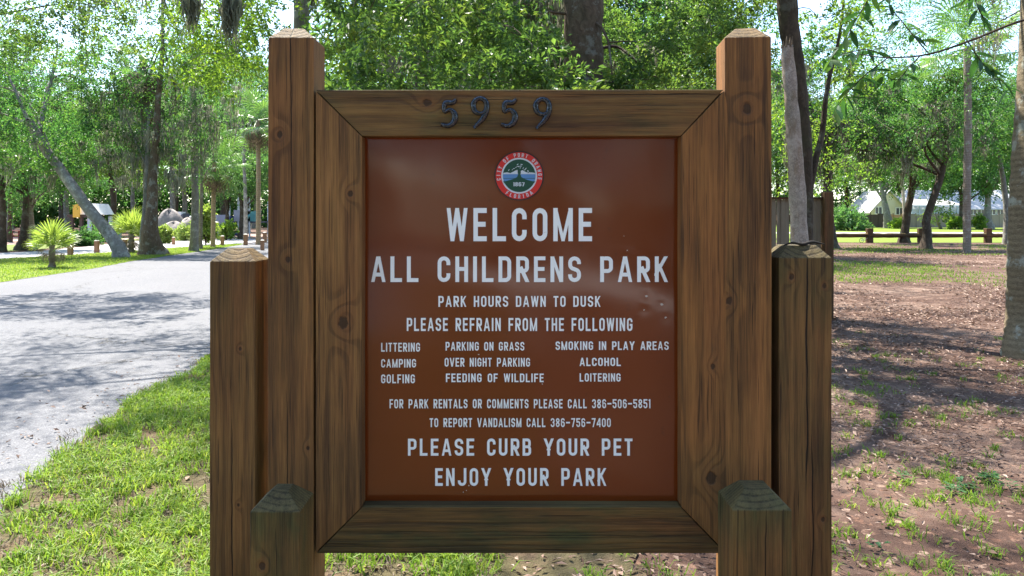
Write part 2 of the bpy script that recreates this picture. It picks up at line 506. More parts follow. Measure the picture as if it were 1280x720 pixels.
def make_tree(name, label, base, trunk, r0, crown_c, crown_r, n_clump, per, L, lm='leaf_mid', bm='bark_oak', seed=1,
              group=None, extra=None, moss=0, moss_len=1.2, clump_r=0.8, limbs=7, flare=0.5, droop=0.25, sides=10,
              moss_at=None, moss_w=0.018, r1=None, cat='tree', floor=None, extra_lm=None, moss_per=26, extra_per=None, hollow=0.35, moss_spread=0.16):
    rng = np.random.default_rng(seed)
    T = thing(name, base, label, cat, group)
    base = np.asarray(base, float)
    path = smooth_path(trunk, max(10, len(trunk) * 5))
    n = len(path); f = np.linspace(0, 1, n)
    if r1 is None: r1 = r0 * 0.42
    rad = r0 * (1 - f) + r1 * f
    h = path[:, 2] - path[0, 2]
    rad = rad * (1 + flare * np.exp(-h / (r0 * 2.2)))
    mb = MB(); tube(mb, np.vstack([path[0] - [0, 0, .2], path]), np.concatenate([[rad[0]*1.1], rad]), sides + 2, lobes=flare * 0.35, rng=rng)
    mb.build("trunk", M[bm], T, smooth=True)
    cc = np.asarray(crown_c, float); cr = np.asarray(crown_r, float)
    d = unit(rng.normal(size=(n_clump, 3)))
    rr = (hollow + (1 - hollow) * rng.uniform(0, 1, (n_clump, 1)) ** 0.6)
    C = cc + d * rr * cr
    if floor is not None:
        C[:, 2] = np.maximum(C[:, 2], floor + rng.uniform(0, 0.8, n_clump))
    # limbs
    bb = MB()
    li = rng.choice(n_clump, min(limbs, n_clump), replace=False)
    nodes = [path[int(n * .55):]]; nrad = [rad[int(n * .55):]]
    for k in li:
        s = int(n * rng.uniform(0.6, 0.98)); a = path[min(s, n-1)]; b = C[k]
        mid = (a + b) / 2 + rng.normal(size=3) * 0.12 * np.linalg.norm(b - a); mid[2] += 0.10 * np.linalg.norm(b - a)
        pp = smooth_path([a, mid, b], 9)
        r_ = np.linspace(rad[min(s, n-1)] * 0.5, r0 * 0.05, 9)
        tube(bb, pp, r_, 6, rng=rng)
        nodes.append(pp); nrad.append(r_)
    N_ = np.vstack(nodes); R_ = np.concatenate(nrad)
    allC = C if extra is None else np.vstack([C, np.asarray([e[:3] for e in extra])])
    # grow outwards: every clump hangs on the nearest wood already there
    dist0 = np.array([np.linalg.norm(N_ - c, axis=1).min() for c in allC])
    for c in allC[np.argsort(dist0)]:
        dist = np.linalg.norm(N_ - c, axis=1) + np.maximum(0, N_[:, 2] - c[2]) * 0.25
        i = int(np.argmin(dist))
        a = N_[i]
        dl = np.linalg.norm(a - c)
        if dl < 0.15: continue
        mid = (a + c) / 2 + rng.normal(size=3) * 0.10 * dl; mid[2] += 0.06 * dl
        ra = max(min(R_[i] * 0.7, r0 * .09), 0.005)
        pp = smooth_path([a, mid, c], 6); rr_ = np.linspace(ra, max(ra * .45, .004), 6)
        tube(bb, pp, rr_, 5)
        N_ = np.vstack([N_, pp[1:]]); R_ = np.concatenate([R_, rr_[1:]])
    ob = bb.build("branches", M[bm], T, smooth=True)
    lb = MB()
    cr_ = clump_r * rng.uniform(0.7, 1.3, n_clump)
    clump_leaves(lb, rng, C, cr_, per, L, droop)
    lb_ex = lb
    if extra is not None:
        if extra_lm: lb_ex = MB()
        E = np.asarray(extra, float)
        clump_leaves(lb_ex, rng, E[:, :3], E[:, 3], extra_per or per, L, droop)
    lb.build("crown", M[lm], T)
    if extra_lm: lb_ex.build("crown", M[extra_lm], T)
    if moss or moss_at is not None:
        mo = MB()
        if moss:
            low = C[np.argsort(C[:, 2] + rng.normal(size=n_clump) * cr[2] * 0.5)[:moss]]
            moss_strands(mo, rng, low, moss_len * rng.uniform(0.5, 1.3, len(low)), 0.22, moss_per, moss_w)
        if moss_at is not None:
            moss_strands(mo, rng, [np.asarray(m[:3]) for m in moss_at], [m[3] for m in moss_at], moss_spread, moss_per * 2, moss_w)
        tag(mo.build("hanging_moss", M['moss'], T), kind="stuff")
    return T

# ================================================================== THE SIGN
SY = 2.33
sign = thing("park_sign", (0, SY, 0), "brown park welcome sign in a thick weathered timber frame with six pointed posts", "sign")

def post(x0, x1, pytop, Y, mat, depth=0.14, cut=0.040, rise=0.038, yaw=0.0, zbot=-0.3, lean=0.0):
    a = P(x0, pytop, Y); b = P(x1, pytop, Y)
    w_ = b[0] - a[0]; cx = (a[0] + b[0]) / 2; zt = a[2]
    rng = np.random.default_rng(int(abs(x0)))
    rows = []
    def ring(z, ins):
        pts = []
        for (sx, sy_) in ((-1,-1),(1,-1),(1,1),(-1,1)):
            pts.append([sx * (w_/2 - ins), sy_ * (depth/2 - ins), z])
        return pts
    V = []
    zs = np.linspace(zbot, zt, 7)
    for z in zs:
        r = ring(z, 0.0)
        o = rng.uniform(-0.0012, 0.0012, 2)
        for p in r: p[0] += o[0]; p[1] += o[1]
        V += r
    top = ring(zt + rise, cut)
    for i, p in enumerate(top): p[2] += rng.uniform(-0.002, 0.002)
    V += top
    n = 8; Fc = [(3, 2, 1, 0)]
    for k in range(n - 1):
        for i in range(4):
            j = (i + 1) % 4
            Fc.append((k*4+i, k*4+j, k*4+4+j, k*4+4+i))
    Fc.append((n*4-4, n*4-3, n*4-2, n*4-1))
    V = np.array(V)
    c, s = math.cos(yaw), math.sin(yaw)
    V[:, :2] = V[:, :2] @ np.array([[c, s], [-s, c]])
    V[:, 0] += cx; V[:, 1] += Y + depth/2
    V[:, 0] += lean * (zt - V[:, 2])
    mb = MB(); mb.add(V, Fc)
    o = mb.build("post", mat, sign, bevel=0.0025)
    return o

def kx(px): return (px - 640) / F * SY
def kz(py): return EYE - (py - HOR) / F * SY

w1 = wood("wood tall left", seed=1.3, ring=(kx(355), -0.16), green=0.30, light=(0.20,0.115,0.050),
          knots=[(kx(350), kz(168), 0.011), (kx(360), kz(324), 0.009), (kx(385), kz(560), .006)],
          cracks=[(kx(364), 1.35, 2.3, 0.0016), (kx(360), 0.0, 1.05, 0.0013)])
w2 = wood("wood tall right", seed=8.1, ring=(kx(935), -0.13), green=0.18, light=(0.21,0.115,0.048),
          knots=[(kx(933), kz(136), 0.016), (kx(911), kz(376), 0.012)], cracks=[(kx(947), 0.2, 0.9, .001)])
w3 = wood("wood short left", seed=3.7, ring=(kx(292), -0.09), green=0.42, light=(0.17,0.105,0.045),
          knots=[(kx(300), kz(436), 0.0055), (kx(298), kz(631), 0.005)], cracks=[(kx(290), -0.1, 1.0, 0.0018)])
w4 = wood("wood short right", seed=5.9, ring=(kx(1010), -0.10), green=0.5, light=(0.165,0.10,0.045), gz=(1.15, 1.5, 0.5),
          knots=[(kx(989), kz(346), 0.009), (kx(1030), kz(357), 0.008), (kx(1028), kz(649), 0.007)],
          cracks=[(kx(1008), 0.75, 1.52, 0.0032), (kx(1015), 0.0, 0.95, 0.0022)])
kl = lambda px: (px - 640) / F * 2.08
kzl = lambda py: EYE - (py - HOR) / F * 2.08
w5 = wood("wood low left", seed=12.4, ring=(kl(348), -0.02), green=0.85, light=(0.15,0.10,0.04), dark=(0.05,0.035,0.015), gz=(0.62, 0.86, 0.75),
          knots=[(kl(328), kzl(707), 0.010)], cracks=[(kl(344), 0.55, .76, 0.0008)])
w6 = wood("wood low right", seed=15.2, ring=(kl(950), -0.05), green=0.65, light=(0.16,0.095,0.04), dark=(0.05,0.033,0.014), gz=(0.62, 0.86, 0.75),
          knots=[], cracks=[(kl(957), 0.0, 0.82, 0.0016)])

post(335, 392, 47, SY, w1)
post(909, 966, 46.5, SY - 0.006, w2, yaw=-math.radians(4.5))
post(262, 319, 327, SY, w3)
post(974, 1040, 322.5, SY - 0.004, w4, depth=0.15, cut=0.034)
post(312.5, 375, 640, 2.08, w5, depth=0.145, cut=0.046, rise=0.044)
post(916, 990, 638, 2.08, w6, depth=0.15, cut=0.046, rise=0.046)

# splinter of dark bark lying on the right short post
mb = MB()
q = [P(979, 307, 2.36), P(990, 303.5, 2.36), P(1004, 305.5, 2.36), P(1015, 302.5, 2.38), P(1031, 305.5, 2.40)]
tube(mb, smooth_path(q, 14), np.array([.0012,.0025,.003,.003,.0035,.004,.005,.006,.006,.0055,.005,.004,.003,.001]), 6)
mb.build("bark_splinter", plain("dark bark", (0.02, 0.016, 0.012), 0.9), sign, smooth=True)

# mitred frame boards -------------------------------------------------
xL, xl, xr, xR = kx(394.5), kx(453), kx(851), kx(908)
zT, zt_, zb_, zB = kz(112.5), kz(170), kz(634), kz(692)
xRt = kx(905)
FD = 0.085
def board(pts, mat, name, yoff=0.0):
    """a mitred board: outline in the plane of the sign, with thickness"""
    n = len(pts)
    V = [[x, SY + yoff, z] for x, z in pts] + [[x, SY + FD + yoff, z] for x, z in pts]
    Fc = [tuple(range(n)), tuple(range(2*n-1, n-1, -1))] + [((i+1) % n, i, n+i, n+(i+1) % n) for i in range(n)]
    mb = MB(); mb.add(V, Fc)
    return mb.build(name, mat, sign, bevel=0.002)
gp = 0.0012
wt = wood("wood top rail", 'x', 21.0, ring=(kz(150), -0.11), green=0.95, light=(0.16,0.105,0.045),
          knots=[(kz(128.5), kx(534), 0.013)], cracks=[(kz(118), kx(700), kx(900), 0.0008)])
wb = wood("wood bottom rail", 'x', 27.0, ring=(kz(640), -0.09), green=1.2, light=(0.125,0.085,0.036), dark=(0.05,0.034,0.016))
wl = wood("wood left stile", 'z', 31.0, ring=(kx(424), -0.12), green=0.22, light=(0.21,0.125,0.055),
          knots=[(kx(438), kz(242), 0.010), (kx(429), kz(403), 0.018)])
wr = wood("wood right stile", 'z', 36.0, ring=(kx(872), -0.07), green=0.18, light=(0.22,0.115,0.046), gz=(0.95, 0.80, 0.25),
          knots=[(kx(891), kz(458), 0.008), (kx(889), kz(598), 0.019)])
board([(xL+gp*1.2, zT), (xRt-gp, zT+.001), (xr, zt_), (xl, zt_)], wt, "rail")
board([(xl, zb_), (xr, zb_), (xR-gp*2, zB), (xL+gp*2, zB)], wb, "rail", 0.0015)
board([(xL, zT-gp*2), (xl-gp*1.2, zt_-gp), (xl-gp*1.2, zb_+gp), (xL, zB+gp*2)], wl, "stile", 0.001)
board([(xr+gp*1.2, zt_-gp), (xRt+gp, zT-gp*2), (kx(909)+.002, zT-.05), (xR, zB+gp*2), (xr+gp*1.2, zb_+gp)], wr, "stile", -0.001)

# panel ------------------------------------------------------------------
PY = SY + 0.052
pa = P(452, 166, PY); pb = P(852, 640, PY)
nx, nz = 90, 100
gx, gz_ = np.meshgrid(np.linspace(pa[0], pb[0], nx), np.linspace(pa[2], pb[2], nz))
dents = [(808, 370, .010, .0016), (827, 380.5, .009, .0014), (805, 388, .011, .0014), (832, 398, .010, .0010), (598, 443, .009, .0010), (785, 315, .008, .0008), (720, 385, .010, .0006), (726, 403, .012, .0008)]
yy = np.full(gx.shape, PY)
yy += 0.0011 * np.sin(gx * 5.1 + 1) * np.cos(gz_ * 6.3) + 0.0007 * np.sin(gx * 13 + gz_ * 9) + 0.0005 * np.sin(gz_ * 21 + gx * 4)
for (dx, dy, dr, da) in dents:
    c = P(dx, dy, PY)
    yy += da * 0.6 * np.exp(-((gx - c[0])**2 + (gz_ - c[2])**2) / dr**2)
V = np.stack([gx, yy, gz_], -1).reshape(-1, 3)
i = np.arange(nz-1)[:, None] * nx + np.arange(nx-1)[None, :]
Fp = np.stack([i, i + nx, i + nx + 1, i + 1], -1).reshape(-1, 4)
mb = MB(); mb.add(V, Fp)
# back and edges of the sheet
mb.box(((pa[0]+pb[0])/2, PY + 0.006, (pa[2]+pb[2])/2), (pb[0]-pa[0], 0.006, pa[2]-pb[2]))
t = NT("brown sign sheet")
n1 = t.noise(t.obj(), 3.5, 5, 0.6)
n2 = t.noise(t.obj(), 220, 2)
sx, sy_, sz = t.sep(t.obj())
scr = t.smooth(t.noise(t.comb(sx * 2, 0.0, sz * 160), 1.0, 3), 0.70, 0.78)
c = t.mix(n1, (0.140, 0.025, 0.003), (0.168, 0.035, 0.006))
c = t.mix(scr * 0.15, c, (0.2, 0.1, 0.06))
edge = t.smooth(t.noise(t.obj(), 26, 5, 0.7), 0.60, 0.75)
c = t.mix(edge * 0.35, c, (0.06, 0.022, 0.01))
rgh = t.noise(t.obj(), 7, 4) * 0.10 + 0.07
mp = t.done(t.bsdf(c, rgh, 0.5, t.bump(n2 * 0.1 + n1, 0.06, 0.004)))
mb.build("panel", mp, sign, smooth=True)

# stroke lettering ---------------------------------------------------------
CS = 0.150
def arc(cx, cy, rx, ry, a0, a1, n=9):
    return [(cx + rx * math.cos(math.radians(a0 + (a1 - a0) * k / (n-1))), cy + ry * math.sin(math.radians(a0 + (a1 - a0) * k / (n-1)))) for k in range(n)]
def glyph(ch):
    """centre-line strokes of a narrow highway alphabet; returns width and (points, extend) strokes"""
    c = CS / 2; w = 0.50; L = c; T = 1 - c; B = c
    if ch in 'M': w = 0.66
    if ch in 'W': w = 0.70
    if ch in 'AVY': w = 0.56
    if ch in 'ELF': w = 0.45
    if ch == 'T': w = 0.46
    if ch == '-': w = 0.52
    R = w - c; m = w / 2; r = (R - L) / 2; ry = 0.17
    top = lambda: arc(m, T-ry, r, ry, 0, 180); bot = lambda: arc(m, B+ry, r, ry, 180, 360)
    if ch == 'I': return CS, [([(c,0),(c,1)],0)]
    if ch == '1': return CS + .08, [([(c+.08,0),(c+.08,1)],0), ([(0.02,.84),(c+.05,.93)],0)]
    if ch == 'L': return w, [([(L,0),(L,1)],0), ([(L,B),(w,B)],0)]
    if ch == 'E': return w, [([(L,0),(L,1)],0), ([(L,T),(w,T)],0), ([(L,.51),(w*.92,.51)],0), ([(L,B),(w,B)],0)]
    if ch == 'F': return w, [([(L,0),(L,1)],0), ([(L,T),(w,T)],0), ([(L,.49),(w*.9,.49)],0)]
    if ch == 'H': return w, [([(L,0),(L,1)],0), ([(R,0),(R,1)],0), ([(L,.51),(R,.51)],0)]
    if ch == 'T': return w, [([(m,0),(m,1)],0), ([(0,T),(w,T)],0)]
    if ch == 'O' or ch == '0': return w, [(top() + bot() + [(R, T-ry)], 0)]
    if ch == 'C': return w, [([(R,.66)] + top() + bot() + [(R,.34)], 0)]
    if ch == 'G': return w, [([(R,.68)] + top() + bot() + [(R,.47)], 0), ([(w,.47),(m,.47)],0)]
    if ch == 'U': return w, [([(L,1)] + bot() + [(R,1)], 0)]
    if ch == 'J': return w, [([(L,.30)] + bot() + [(R,1)], 0)]
    if ch == 'D': return w, [([(L,0),(L,1)],0), ([(L,T)] + arc(R-.15, T-.17, .15, .17, 90, 0) + arc(R-.15, B+.17, .15, .17, 0, -90) + [(L,B)], 0)]
    if ch in 'PR':
        q = [([(L,0),(L,1)],0), ([(L,T)] + arc(R-.14, T-.14, .14, .14, 90, 0) + arc(R-.14, .47+.10, .14, .14, 0, -90) + [(L,.43)], 0)]
        if ch == 'R': q.append(([(m-.02,.46),(R+.015,0)],1))
        return w, q
    if ch == 'B':
        return w, [([(L,0),(L,1)],0), ([(L,T)] + arc(R-.15, T-.13, .13, .13, 90, 0) + arc(R-.15, .53+.12, .13, .13, 0, -90) + [(L,.52)], 0),
                   ([(L,.52)] + arc(R-.14, .52-.14, .14, .14, 90, 0) + arc(R-.14, B+.14, .14, .14, 0, -90) + [(L,B)], 0)]
    if ch == 'S' or ch == '5' and False: pass
    if ch == 'S':
        return w, [([(R,.70)] + arc(m, T-ry, r, ry, 0, 180) + arc(m, .5+ry+.01, r, ry, 180, 262)[1:] + arc(m, .5-ry-.01, r, ry, 82, 0) + arc(m, B+ry, r, ry, 0, -180) + [(L,.30)], 0)]
    if ch == 'A': return w, [([(c*.85,0),(m-.012,1)],1), ([(w-c*.85,0),(m+.012,1)],1), ([(w*.24,.29),(w*.76,.29)],0)]
    if ch == 'V': return w, [([(c*.85,1),(m-.012,0)],1), ([(w-c*.85,1),(m+.012,0)],1)]
    if ch == 'Y': return w, [([(c*.85,1),(m,.44)],1), ([(w-c*.85,1),(m,.44)],1), ([(m,.5),(m,0)],0)]
    if ch == 'W': return w, [([(c*.8,1),(w*.27,0)],1), ([(w*.27,0),(m,.98)],1), ([(m,.98),(w*.73,0)],1), ([(w*.73,0),(w-c*.8,1)],1)]
    if ch == 'M': return w, [([(L,0),(L,1)],0), ([(R,0),(R,1)],0), ([(L,1),(m,.02)],1), ([(m,.02),(R,1)],1)]
    if ch == 'N': return w, [([(L,0),(L,1)],0), ([(R,0),(R,1)],0), ([(L,1),(R,0)],1)]
    if ch == 'K': return w, [([(L,0),(L,1)],0), ([(L,.36),(R+.01,1)],1), ([(L+.13,.56),(R+.02,0)],1)]
    if ch == '-': return w, [([(0,.5),(w,.5)],0)]
    if ch == '7': return w, [([(0,T),(w,T)],0), ([(R+.02,1),(m-.06,0)],1)]
    if ch == '4': return w, [([(R-.03,0),(R-.03,1)],0), ([(R-.05,1),(L-.02,.33)],1), ([(0,.3),(w,.3)],0)]
    if ch == '3': return w, [([(L,.72)] + arc(m, T-.16, r, .16, 180, 0) + arc(m, .52+.12, r, .12, 0, -90) , 0),
                             (arc(m, .52-.15, r, .15, 90, 0) + arc(m, B+.16, r, .16, 0, -180) + [(L,.28)], 0)]
    if ch == '5': return w, [([(w,T),(L,T),(L,.52)],0), ([(L,.55)] + arc(m, .58-.14, r, .16, 130, 0) + arc(m, B+.16, r, .16, 0, -180) + [(L,.30)], 0)]
    if ch == '8':
        q1 = arc(m, T-.18, r*.94, .18, 0, 360, 17); q2 = arc(m, B+.205, r, .205, 0, 360, 17)
        return w, [(q1, 0), (q2, 0)]
    if ch == '6': return w, [([(R,.74)] + top() + bot() + arc(m, .42, r, .15, 0, 180), 0)]
    if ch == '9': return w, [([(L,.26)] + arc(m, B+ry, r, ry, 180, 360) + arc(m, T-ry, r, ry, 0, 180) + arc(m, .58, r, .15, 180, 360), 0)]
    if ch == '2': return w, [([(L,.70)] + arc(m, T-.16, r, .17, 180, -20) + [(L,.1)], 0), ([(0,B),(w,B)],0)]
    return 0.3, []

def clip(poly, axis, val, keep_less):
    out = []
    for i in range(len(poly)):
        a, b = poly[i], poly[(i+1) % len(poly)]
        ia = (a[axis] <= val) if keep_less else (a[axis] >= val)
        ib = (b[axis] <= val) if keep_less else (b[axis] >= val)
        if ia: out.append(a)
        if ia != ib:
            t_ = (val - a[axis]) / (b[axis] - a[axis])
            out.append((a[0] + (b[0]-a[0]) * t_, a[1] + (b[1]-a[1]) * t_))
    return out

def ribbon(pts, width, ext=0.0):
    pts = [np.array(p, float) for p in pts]
    q = [pts[0]]
    for p in pts[1:]:
        if np.linalg.norm(p - q[-1]) > 1e-4: q.append(p)
    pts = q
    if ext:
        d = pts[0] - pts[1]; pts[0] = pts[0] + d / np.linalg.norm(d) * ext
        d = pts[-1] - pts[-2]; pts[-1] = pts[-1] + d / np.linalg.norm(d) * ext
    n = len(pts); Lf = []; Rt = []
    closed = np.linalg.norm(pts[0] - pts[-1]) < 1e-3 and n > 3
    for k in range(n):
        a = pts[k-1] if k > 0 else (pts[-2] if closed else None)
        b = pts[k+1] if k < n-1 else (pts[1] if closed else None)
        d1 = None if a is None else (pts[k]-a)/np.linalg.norm(pts[k]-a)
        d2 = None if b is None else (b-pts[k])/np.linalg.norm(b-pts[k])
        if d1 is None: d1 = d2
        if d2 is None: d2 = d1
        nn = np.array([-(d1[1]+d2[1]), d1[0]+d2[0]])
        nn /= max(np.linalg.norm(nn), 1e-6)
        cosv = max(0.45, nn @ np.array([-d1[1], d1[0]]))
        o = nn * width / 2 / cosv
        Lf.append(pts[k]+o); Rt.append(pts[k]-o)
    return [[tuple(Lf[k]), tuple(Lf[k+1]), tuple(Rt[k+1]), tuple(Rt[k])] for k in range(n-1)]

def text_geom(name, mat, text, x0, x1, ytop, ybot, plane, skew=0.0, track=0.16, space=0.36, thick=0.0008, th=None):
    """text fitted between picture columns x0..x1 and rows ytop..ybot on the plane at distance plane"""
    H = abs(ybot - ytop) / F * plane
    ws = [space if ch == ' ' else glyph(ch)[0] for ch in text]
    tot = sum(ws) + track * (len(text) - 1)
    W = (x1 - x0) / F * plane
    sxx = W / (tot * H)
    o = P(x0, ybot, plane)
    cur = 0.0; lay = 0; mb = MB(); word = ''
    def flush():
        if word: tag(mb.build(name, mat, sign), "pale blue-white lettering reading " + word)
    for ch, w_ in zip(text, ws):
        if ch == ' ':
            flush(); mb = MB(); word = ''
        else:
            word += ch
            for st, ext in glyph(ch)[1]:
                lay = (lay + 1) % 5
                yv = o[1] - thick - lay * 0.00006
                # keep strokes equally thick although the alphabet is squeezed
                for poly in ribbon(st, (th or CS) * ((0.72 if ch == 'M' else 0.84) if ext and ch in 'MWNKA' else (0.9 if ch in '0123456789' else 1.0)), CS if ext else 0):
                    poly = clip(clip(poly, 1, 0.0, False), 1, 1.0, True)
                    if len(poly) < 3: continue
                    poly = clip(clip(poly, 0, -0.02, False), 0, w_ + 0.02, True)
                    if len(poly) < 3: continue
                    V = [[o[0] + (cur + p[0]) * H * sxx, yv, o[2] + p[1] * H + skew * (cur + p[0]) * H * sxx] for p in poly]
                    # face the camera (-Y): order so that the normal points to -Y
                    ar = sum(poly[i][0]*poly[(i+1)%len(poly)][1]-poly[(i+1)%len(poly)][0]*poly[i][1] for i in range(len(poly)))
                    if ar < 0: V = V[::-1]
                    k = len(V)
                    Vb = [[v[0], PY + 0.0015, v[2]] for v in V]
                    mb.add(V + Vb, [tuple(range(k))] + [((i+1) % k, i, k+i, k+(i+1) % k) for i in range(k)])
        cur += w_ + track
    flush()

tw = NT("white reflective letter sheet")
nn_ = tw.noise(tw.obj(), 40, 4)
cw = tw.mix(tw.smooth(tw.noise(tw.obj(), 55, 5, 0.7), 0.66, 0.76) * 0.6, tw.mix(nn_, (0.84,0.87,0.88), (0.90,0.92,0.92)), (0.30,0.22,0.17))
m_white = tw.done(tw.bsdf(cw, 0.4, 0.5))
LT = [("WELCOME", 558.5, 740, 260, 301.5, .2), ("ALL CHILDRENS PARK", 464, 834.5, 320.5, 352.5, .2),
      ("PARK HOURS DAWN TO DUSK", 548, 750.5, 370, 383.5, .18), ("PLEASE REFRAIN FROM THE FOLLOWING", 508.5, 790.5, 397.5, 413.7, .18),
      ("LITTERING", 476.5, 525, 428.5, 439.5, .16), ("CAMPING", 476.5, 520, 448.8, 459.3, .16), ("GOLFING", 476.5, 518.6, 468, 479, .16),
      ("PARKING ON GRASS", 557, 655.4, 427.5, 438.2, .16), ("OVER NIGHT PARKING", 555.8, 662.5, 447.4, 458.2, .16), ("FEEDING OF WILDLIFE", 557.4, 679.6, 467, 477.6, .16),
      ("SMOKING IN PLAY AREAS", 694.5, 835.8, 426.8, 437.4, .16), ("ALCOHOL", 724.6, 776, 447.3, 457.5, .16), ("LOITERING", 724.6, 775.7, 466.7, 476.9, .16),
      ("FOR PARK RENTALS OR COMMENTS PLEASE CALL 386-506-5851", 487, 813, 499, 510.3, .17), ("TO REPORT VANDALISM CALL 386-756-7400", 537, 763.5, 522.8, 533.8, .17),
      ("PLEASE CURB YOUR PET", 510, 790.6, 548.3, 569.5, .2), ("ENJOY YOUR PARK", 544, 757.6, 585.2, 607.2, .2)]
for (s_, a_, b_, c_, d_, tk) in LT:
    text_geom("lettering", m_white, s_, a_, b_, c_, d_, PY - 0.0012, track=tk)

# seal ---------------------------------------------------------------------
SC = P(649, 219.7, PY); pxm = PY / F
def disc(name, r0p, r1p, yoff, mat, parent, n=64, label=None):
    mb = MB()
    a = np.linspace(0, 2*math.pi, n, endpoint=False)
    yv = PY - yoff
    o = np.stack([SC[0] + np.cos(a)*r1p*pxm, np.full(n, yv), SC[2] + np.sin(a)*r1p*pxm], 1)
    ob = o.copy(); ob[:, 1] = PY
    if r0p > 0:
        i_ = np.stack([SC[0] + np.cos(a)*r0p*pxm, np.full(n, yv), SC[2] + np.sin(a)*r0p*pxm], 1)
        mb.add(np.vstack([o, i_, ob]), [(k, n+k, n+(k+1)%n, (k+1)%n) for k in range(n)] + [(k, (k+1)%n, 2*n+(k+1)%n, 2*n+k) for k in range(n)])
    else:
        mb.add(np.vstack([o, ob]), [tuple(range(n-1, -1, -1))] + [(k, (k+1)%n, n+(k+1)%n, n+k) for k in range(n)])
    ob_ = mb.build(name, mat, parent)
    if label: ob_['label'] = label
    return ob_
def part_poly(mb, poly, yoff):
    """poly in seal pixels (x right, y up) laid on the seal"""
    ar = sum(poly[i][0]*poly[(i+1)%len(poly)][1]-poly[(i+1)%len(poly)][0]*poly[i][1] for i in range(len(poly)))
    if ar < 0: poly = poly[::-1]
    V = [[SC[0] + x*pxm, PY - yoff, SC[2] + y*pxm] for x, y in poly]
    k = len(V); Vb = [[v[0], PY - yoff + 0.0003, v[2]] for v in V]
    mb.add(V + Vb, [tuple(range(k))] + [((i+1) % k, i, k+i, k+(i+1) % k) for i in range(k)])
green = plain("seal green", (0.008, 0.065, 0.040), 0.4, 0.4)
sred = plain("seal red", (0.62, 0.025, 0.022), 0.4, 0.4)
swhite = plain("seal white", (0.60, 0.66, 0.74), 0.4, 0.4)
sblue = plain("seal blue", (0.10, 0.25, 0.52), 0.4, 0.4)
sblack = plain("seal black", (0.015, 0.012, 0.012), 0.4, 0.4)
emb = disc("emblem", 0, 31, 0.0024, sblack, sign, label="round city seal with a red ring, green tree and blue water")
def sub(o):      # sub-parts of the emblem: the parent has no offset of its own
    return o
disc("red_ring", 0, 29.4, 0.0028, sred, emb)
disc("white_ring", 0, 22.4, 0.0032, swhite, emb)
disc("green_disc", 0, 20.4, 0.0036, green, emb)
mb = MB()
def chord(y0, y1, R=20.3, n=10):
    p = []
    for k in range(n): 
        yv = y0 + (y1-y0)*k/(n-1); p.append((math.sqrt(max(0, R*R-yv*yv)), yv))
    for k in range(n):
        yv = y1 + (y0-y1)*k/(n-1); p.append((-math.sqrt(max(0, R*R-yv*yv)), yv))
    return p
part_poly(mb, chord(-2.2, 2.6), 0.0039)
for s_ in (-1, 1):   # pale sky under the spreading crown
    part_poly(mb, [(s_*2,2.4),(s_*19.8,2.4),(s_*19.4,3.6),(s_*15,4.2),(s_*11,3.2),(s_*7,5.2),(s_*4,7.0),(s_*2,6.0)], 0.0039)
rs = np.random.default_rng(4)
for (x_, y_) in [(-13,7),(-8.5,7.5),(-6.5,9),(-4,10.5),(-2,14),(1,9.5),(3,14),(5,9.5),(8,8.5),(11,6),(-2.5,6.8),(10.5,4.6),(13,3.8),(-1,11.5),(6.5,7.2),(2,12)]:
    a_ = rs.uniform(-1, 1); l_ = rs.uniform(1.2, 2.0); w_ = 0.7
    dx, dy = math.cos(a_)*l_, math.sin(a_)*l_
    part_poly(mb, [(x_-dx,y_-dy),(x_+dy*w_*.5,y_-dx*w_*.5),(x_+dx,y_+dy),(x_-dy*w_*.5,y_+dx*w_*.5)], 0.0039)
mb.build("pale_sky", swhite, emb)
mb = MB()
part_poly(mb, chord(-8.0, -3.6), 0.0040); part_poly(mb, chord(-3.0, 1.9), 0.0040)
mb.build("blue_water", sblue, emb)
mb = MB()
hill = [(-20.2,-7.2),(-16,-6.6),(-11,-5.2),(-6,-3.6),(-2.6,-1.6),(-1.4,2),(-1.6,6),(-3.4,9.5),(-1.2,8.6),(0,10.5),(1.4,8),(3.6,9.2),(1.8,5.5),(1.5,2),(2.6,-1.6),(6,-3.6),(11,-5.4),(16,-6.8),(20.2,-7.2)]
half = hill + [(17.5*1.0,-10.3),(12,-16.4),(5,-19.7),(-5,-19.7),(-12,-16.4),(-17.5,-10.3)]
part_poly(mb, half, 0.0043)
# spreading crown of the seal's tree
for (cx_, cy_, rx_, ry_) in [(-10,6,6.5,1.6),(-5,9.5,4.4,1.8),(5,10,5,1.8),(11,7,6,1.7),(0,12.5,4,1.8)]:
    pass
mb.build("green_tree", green, emb)
mb = MB()
def ring_text(text, R, a0, a1, h, inward=False, yoff=0.0034):
    n = len(text)
    for k, ch in enumerate(text):
        if ch == ' ': continue
        a = math.radians(a0 + (a1 - a0) * k / (n - 1))
        w_, sts = glyph(ch)
        for st, ext in sts:
            for poly in ribbon(st, 0.17, 0.1 if ext else 0):
                poly = clip(clip(poly, 1, 0.0, False), 1, 1.0, True)
                if len(poly) < 3: continue
                out = []
                for (x_, y_) in poly:
                    u = (x_ - w_/2) * h * 1.05; v_ = (y_ - .5) * h
                    if inward: rr_ = R - v_; th_ = a + u / R
                    else: rr_ = R + v_; th_ = a - u / R
                    out.append((math.cos(th_) * rr_, math.sin(th_) * rr_))
                part_poly(mb, out, yoff)
ring_text("CITY OF PORT ORANGE", 25.9, 190, -8, 4.9)
mb.build("seal_lettering", swhite, emb)
mb = MB()
ring_text("FLORIDA", 25.9, 235, 305, 4.9, inward=True)
mb.build("seal_lettering", swhite, emb)
mb = MB()
cur = -7.4
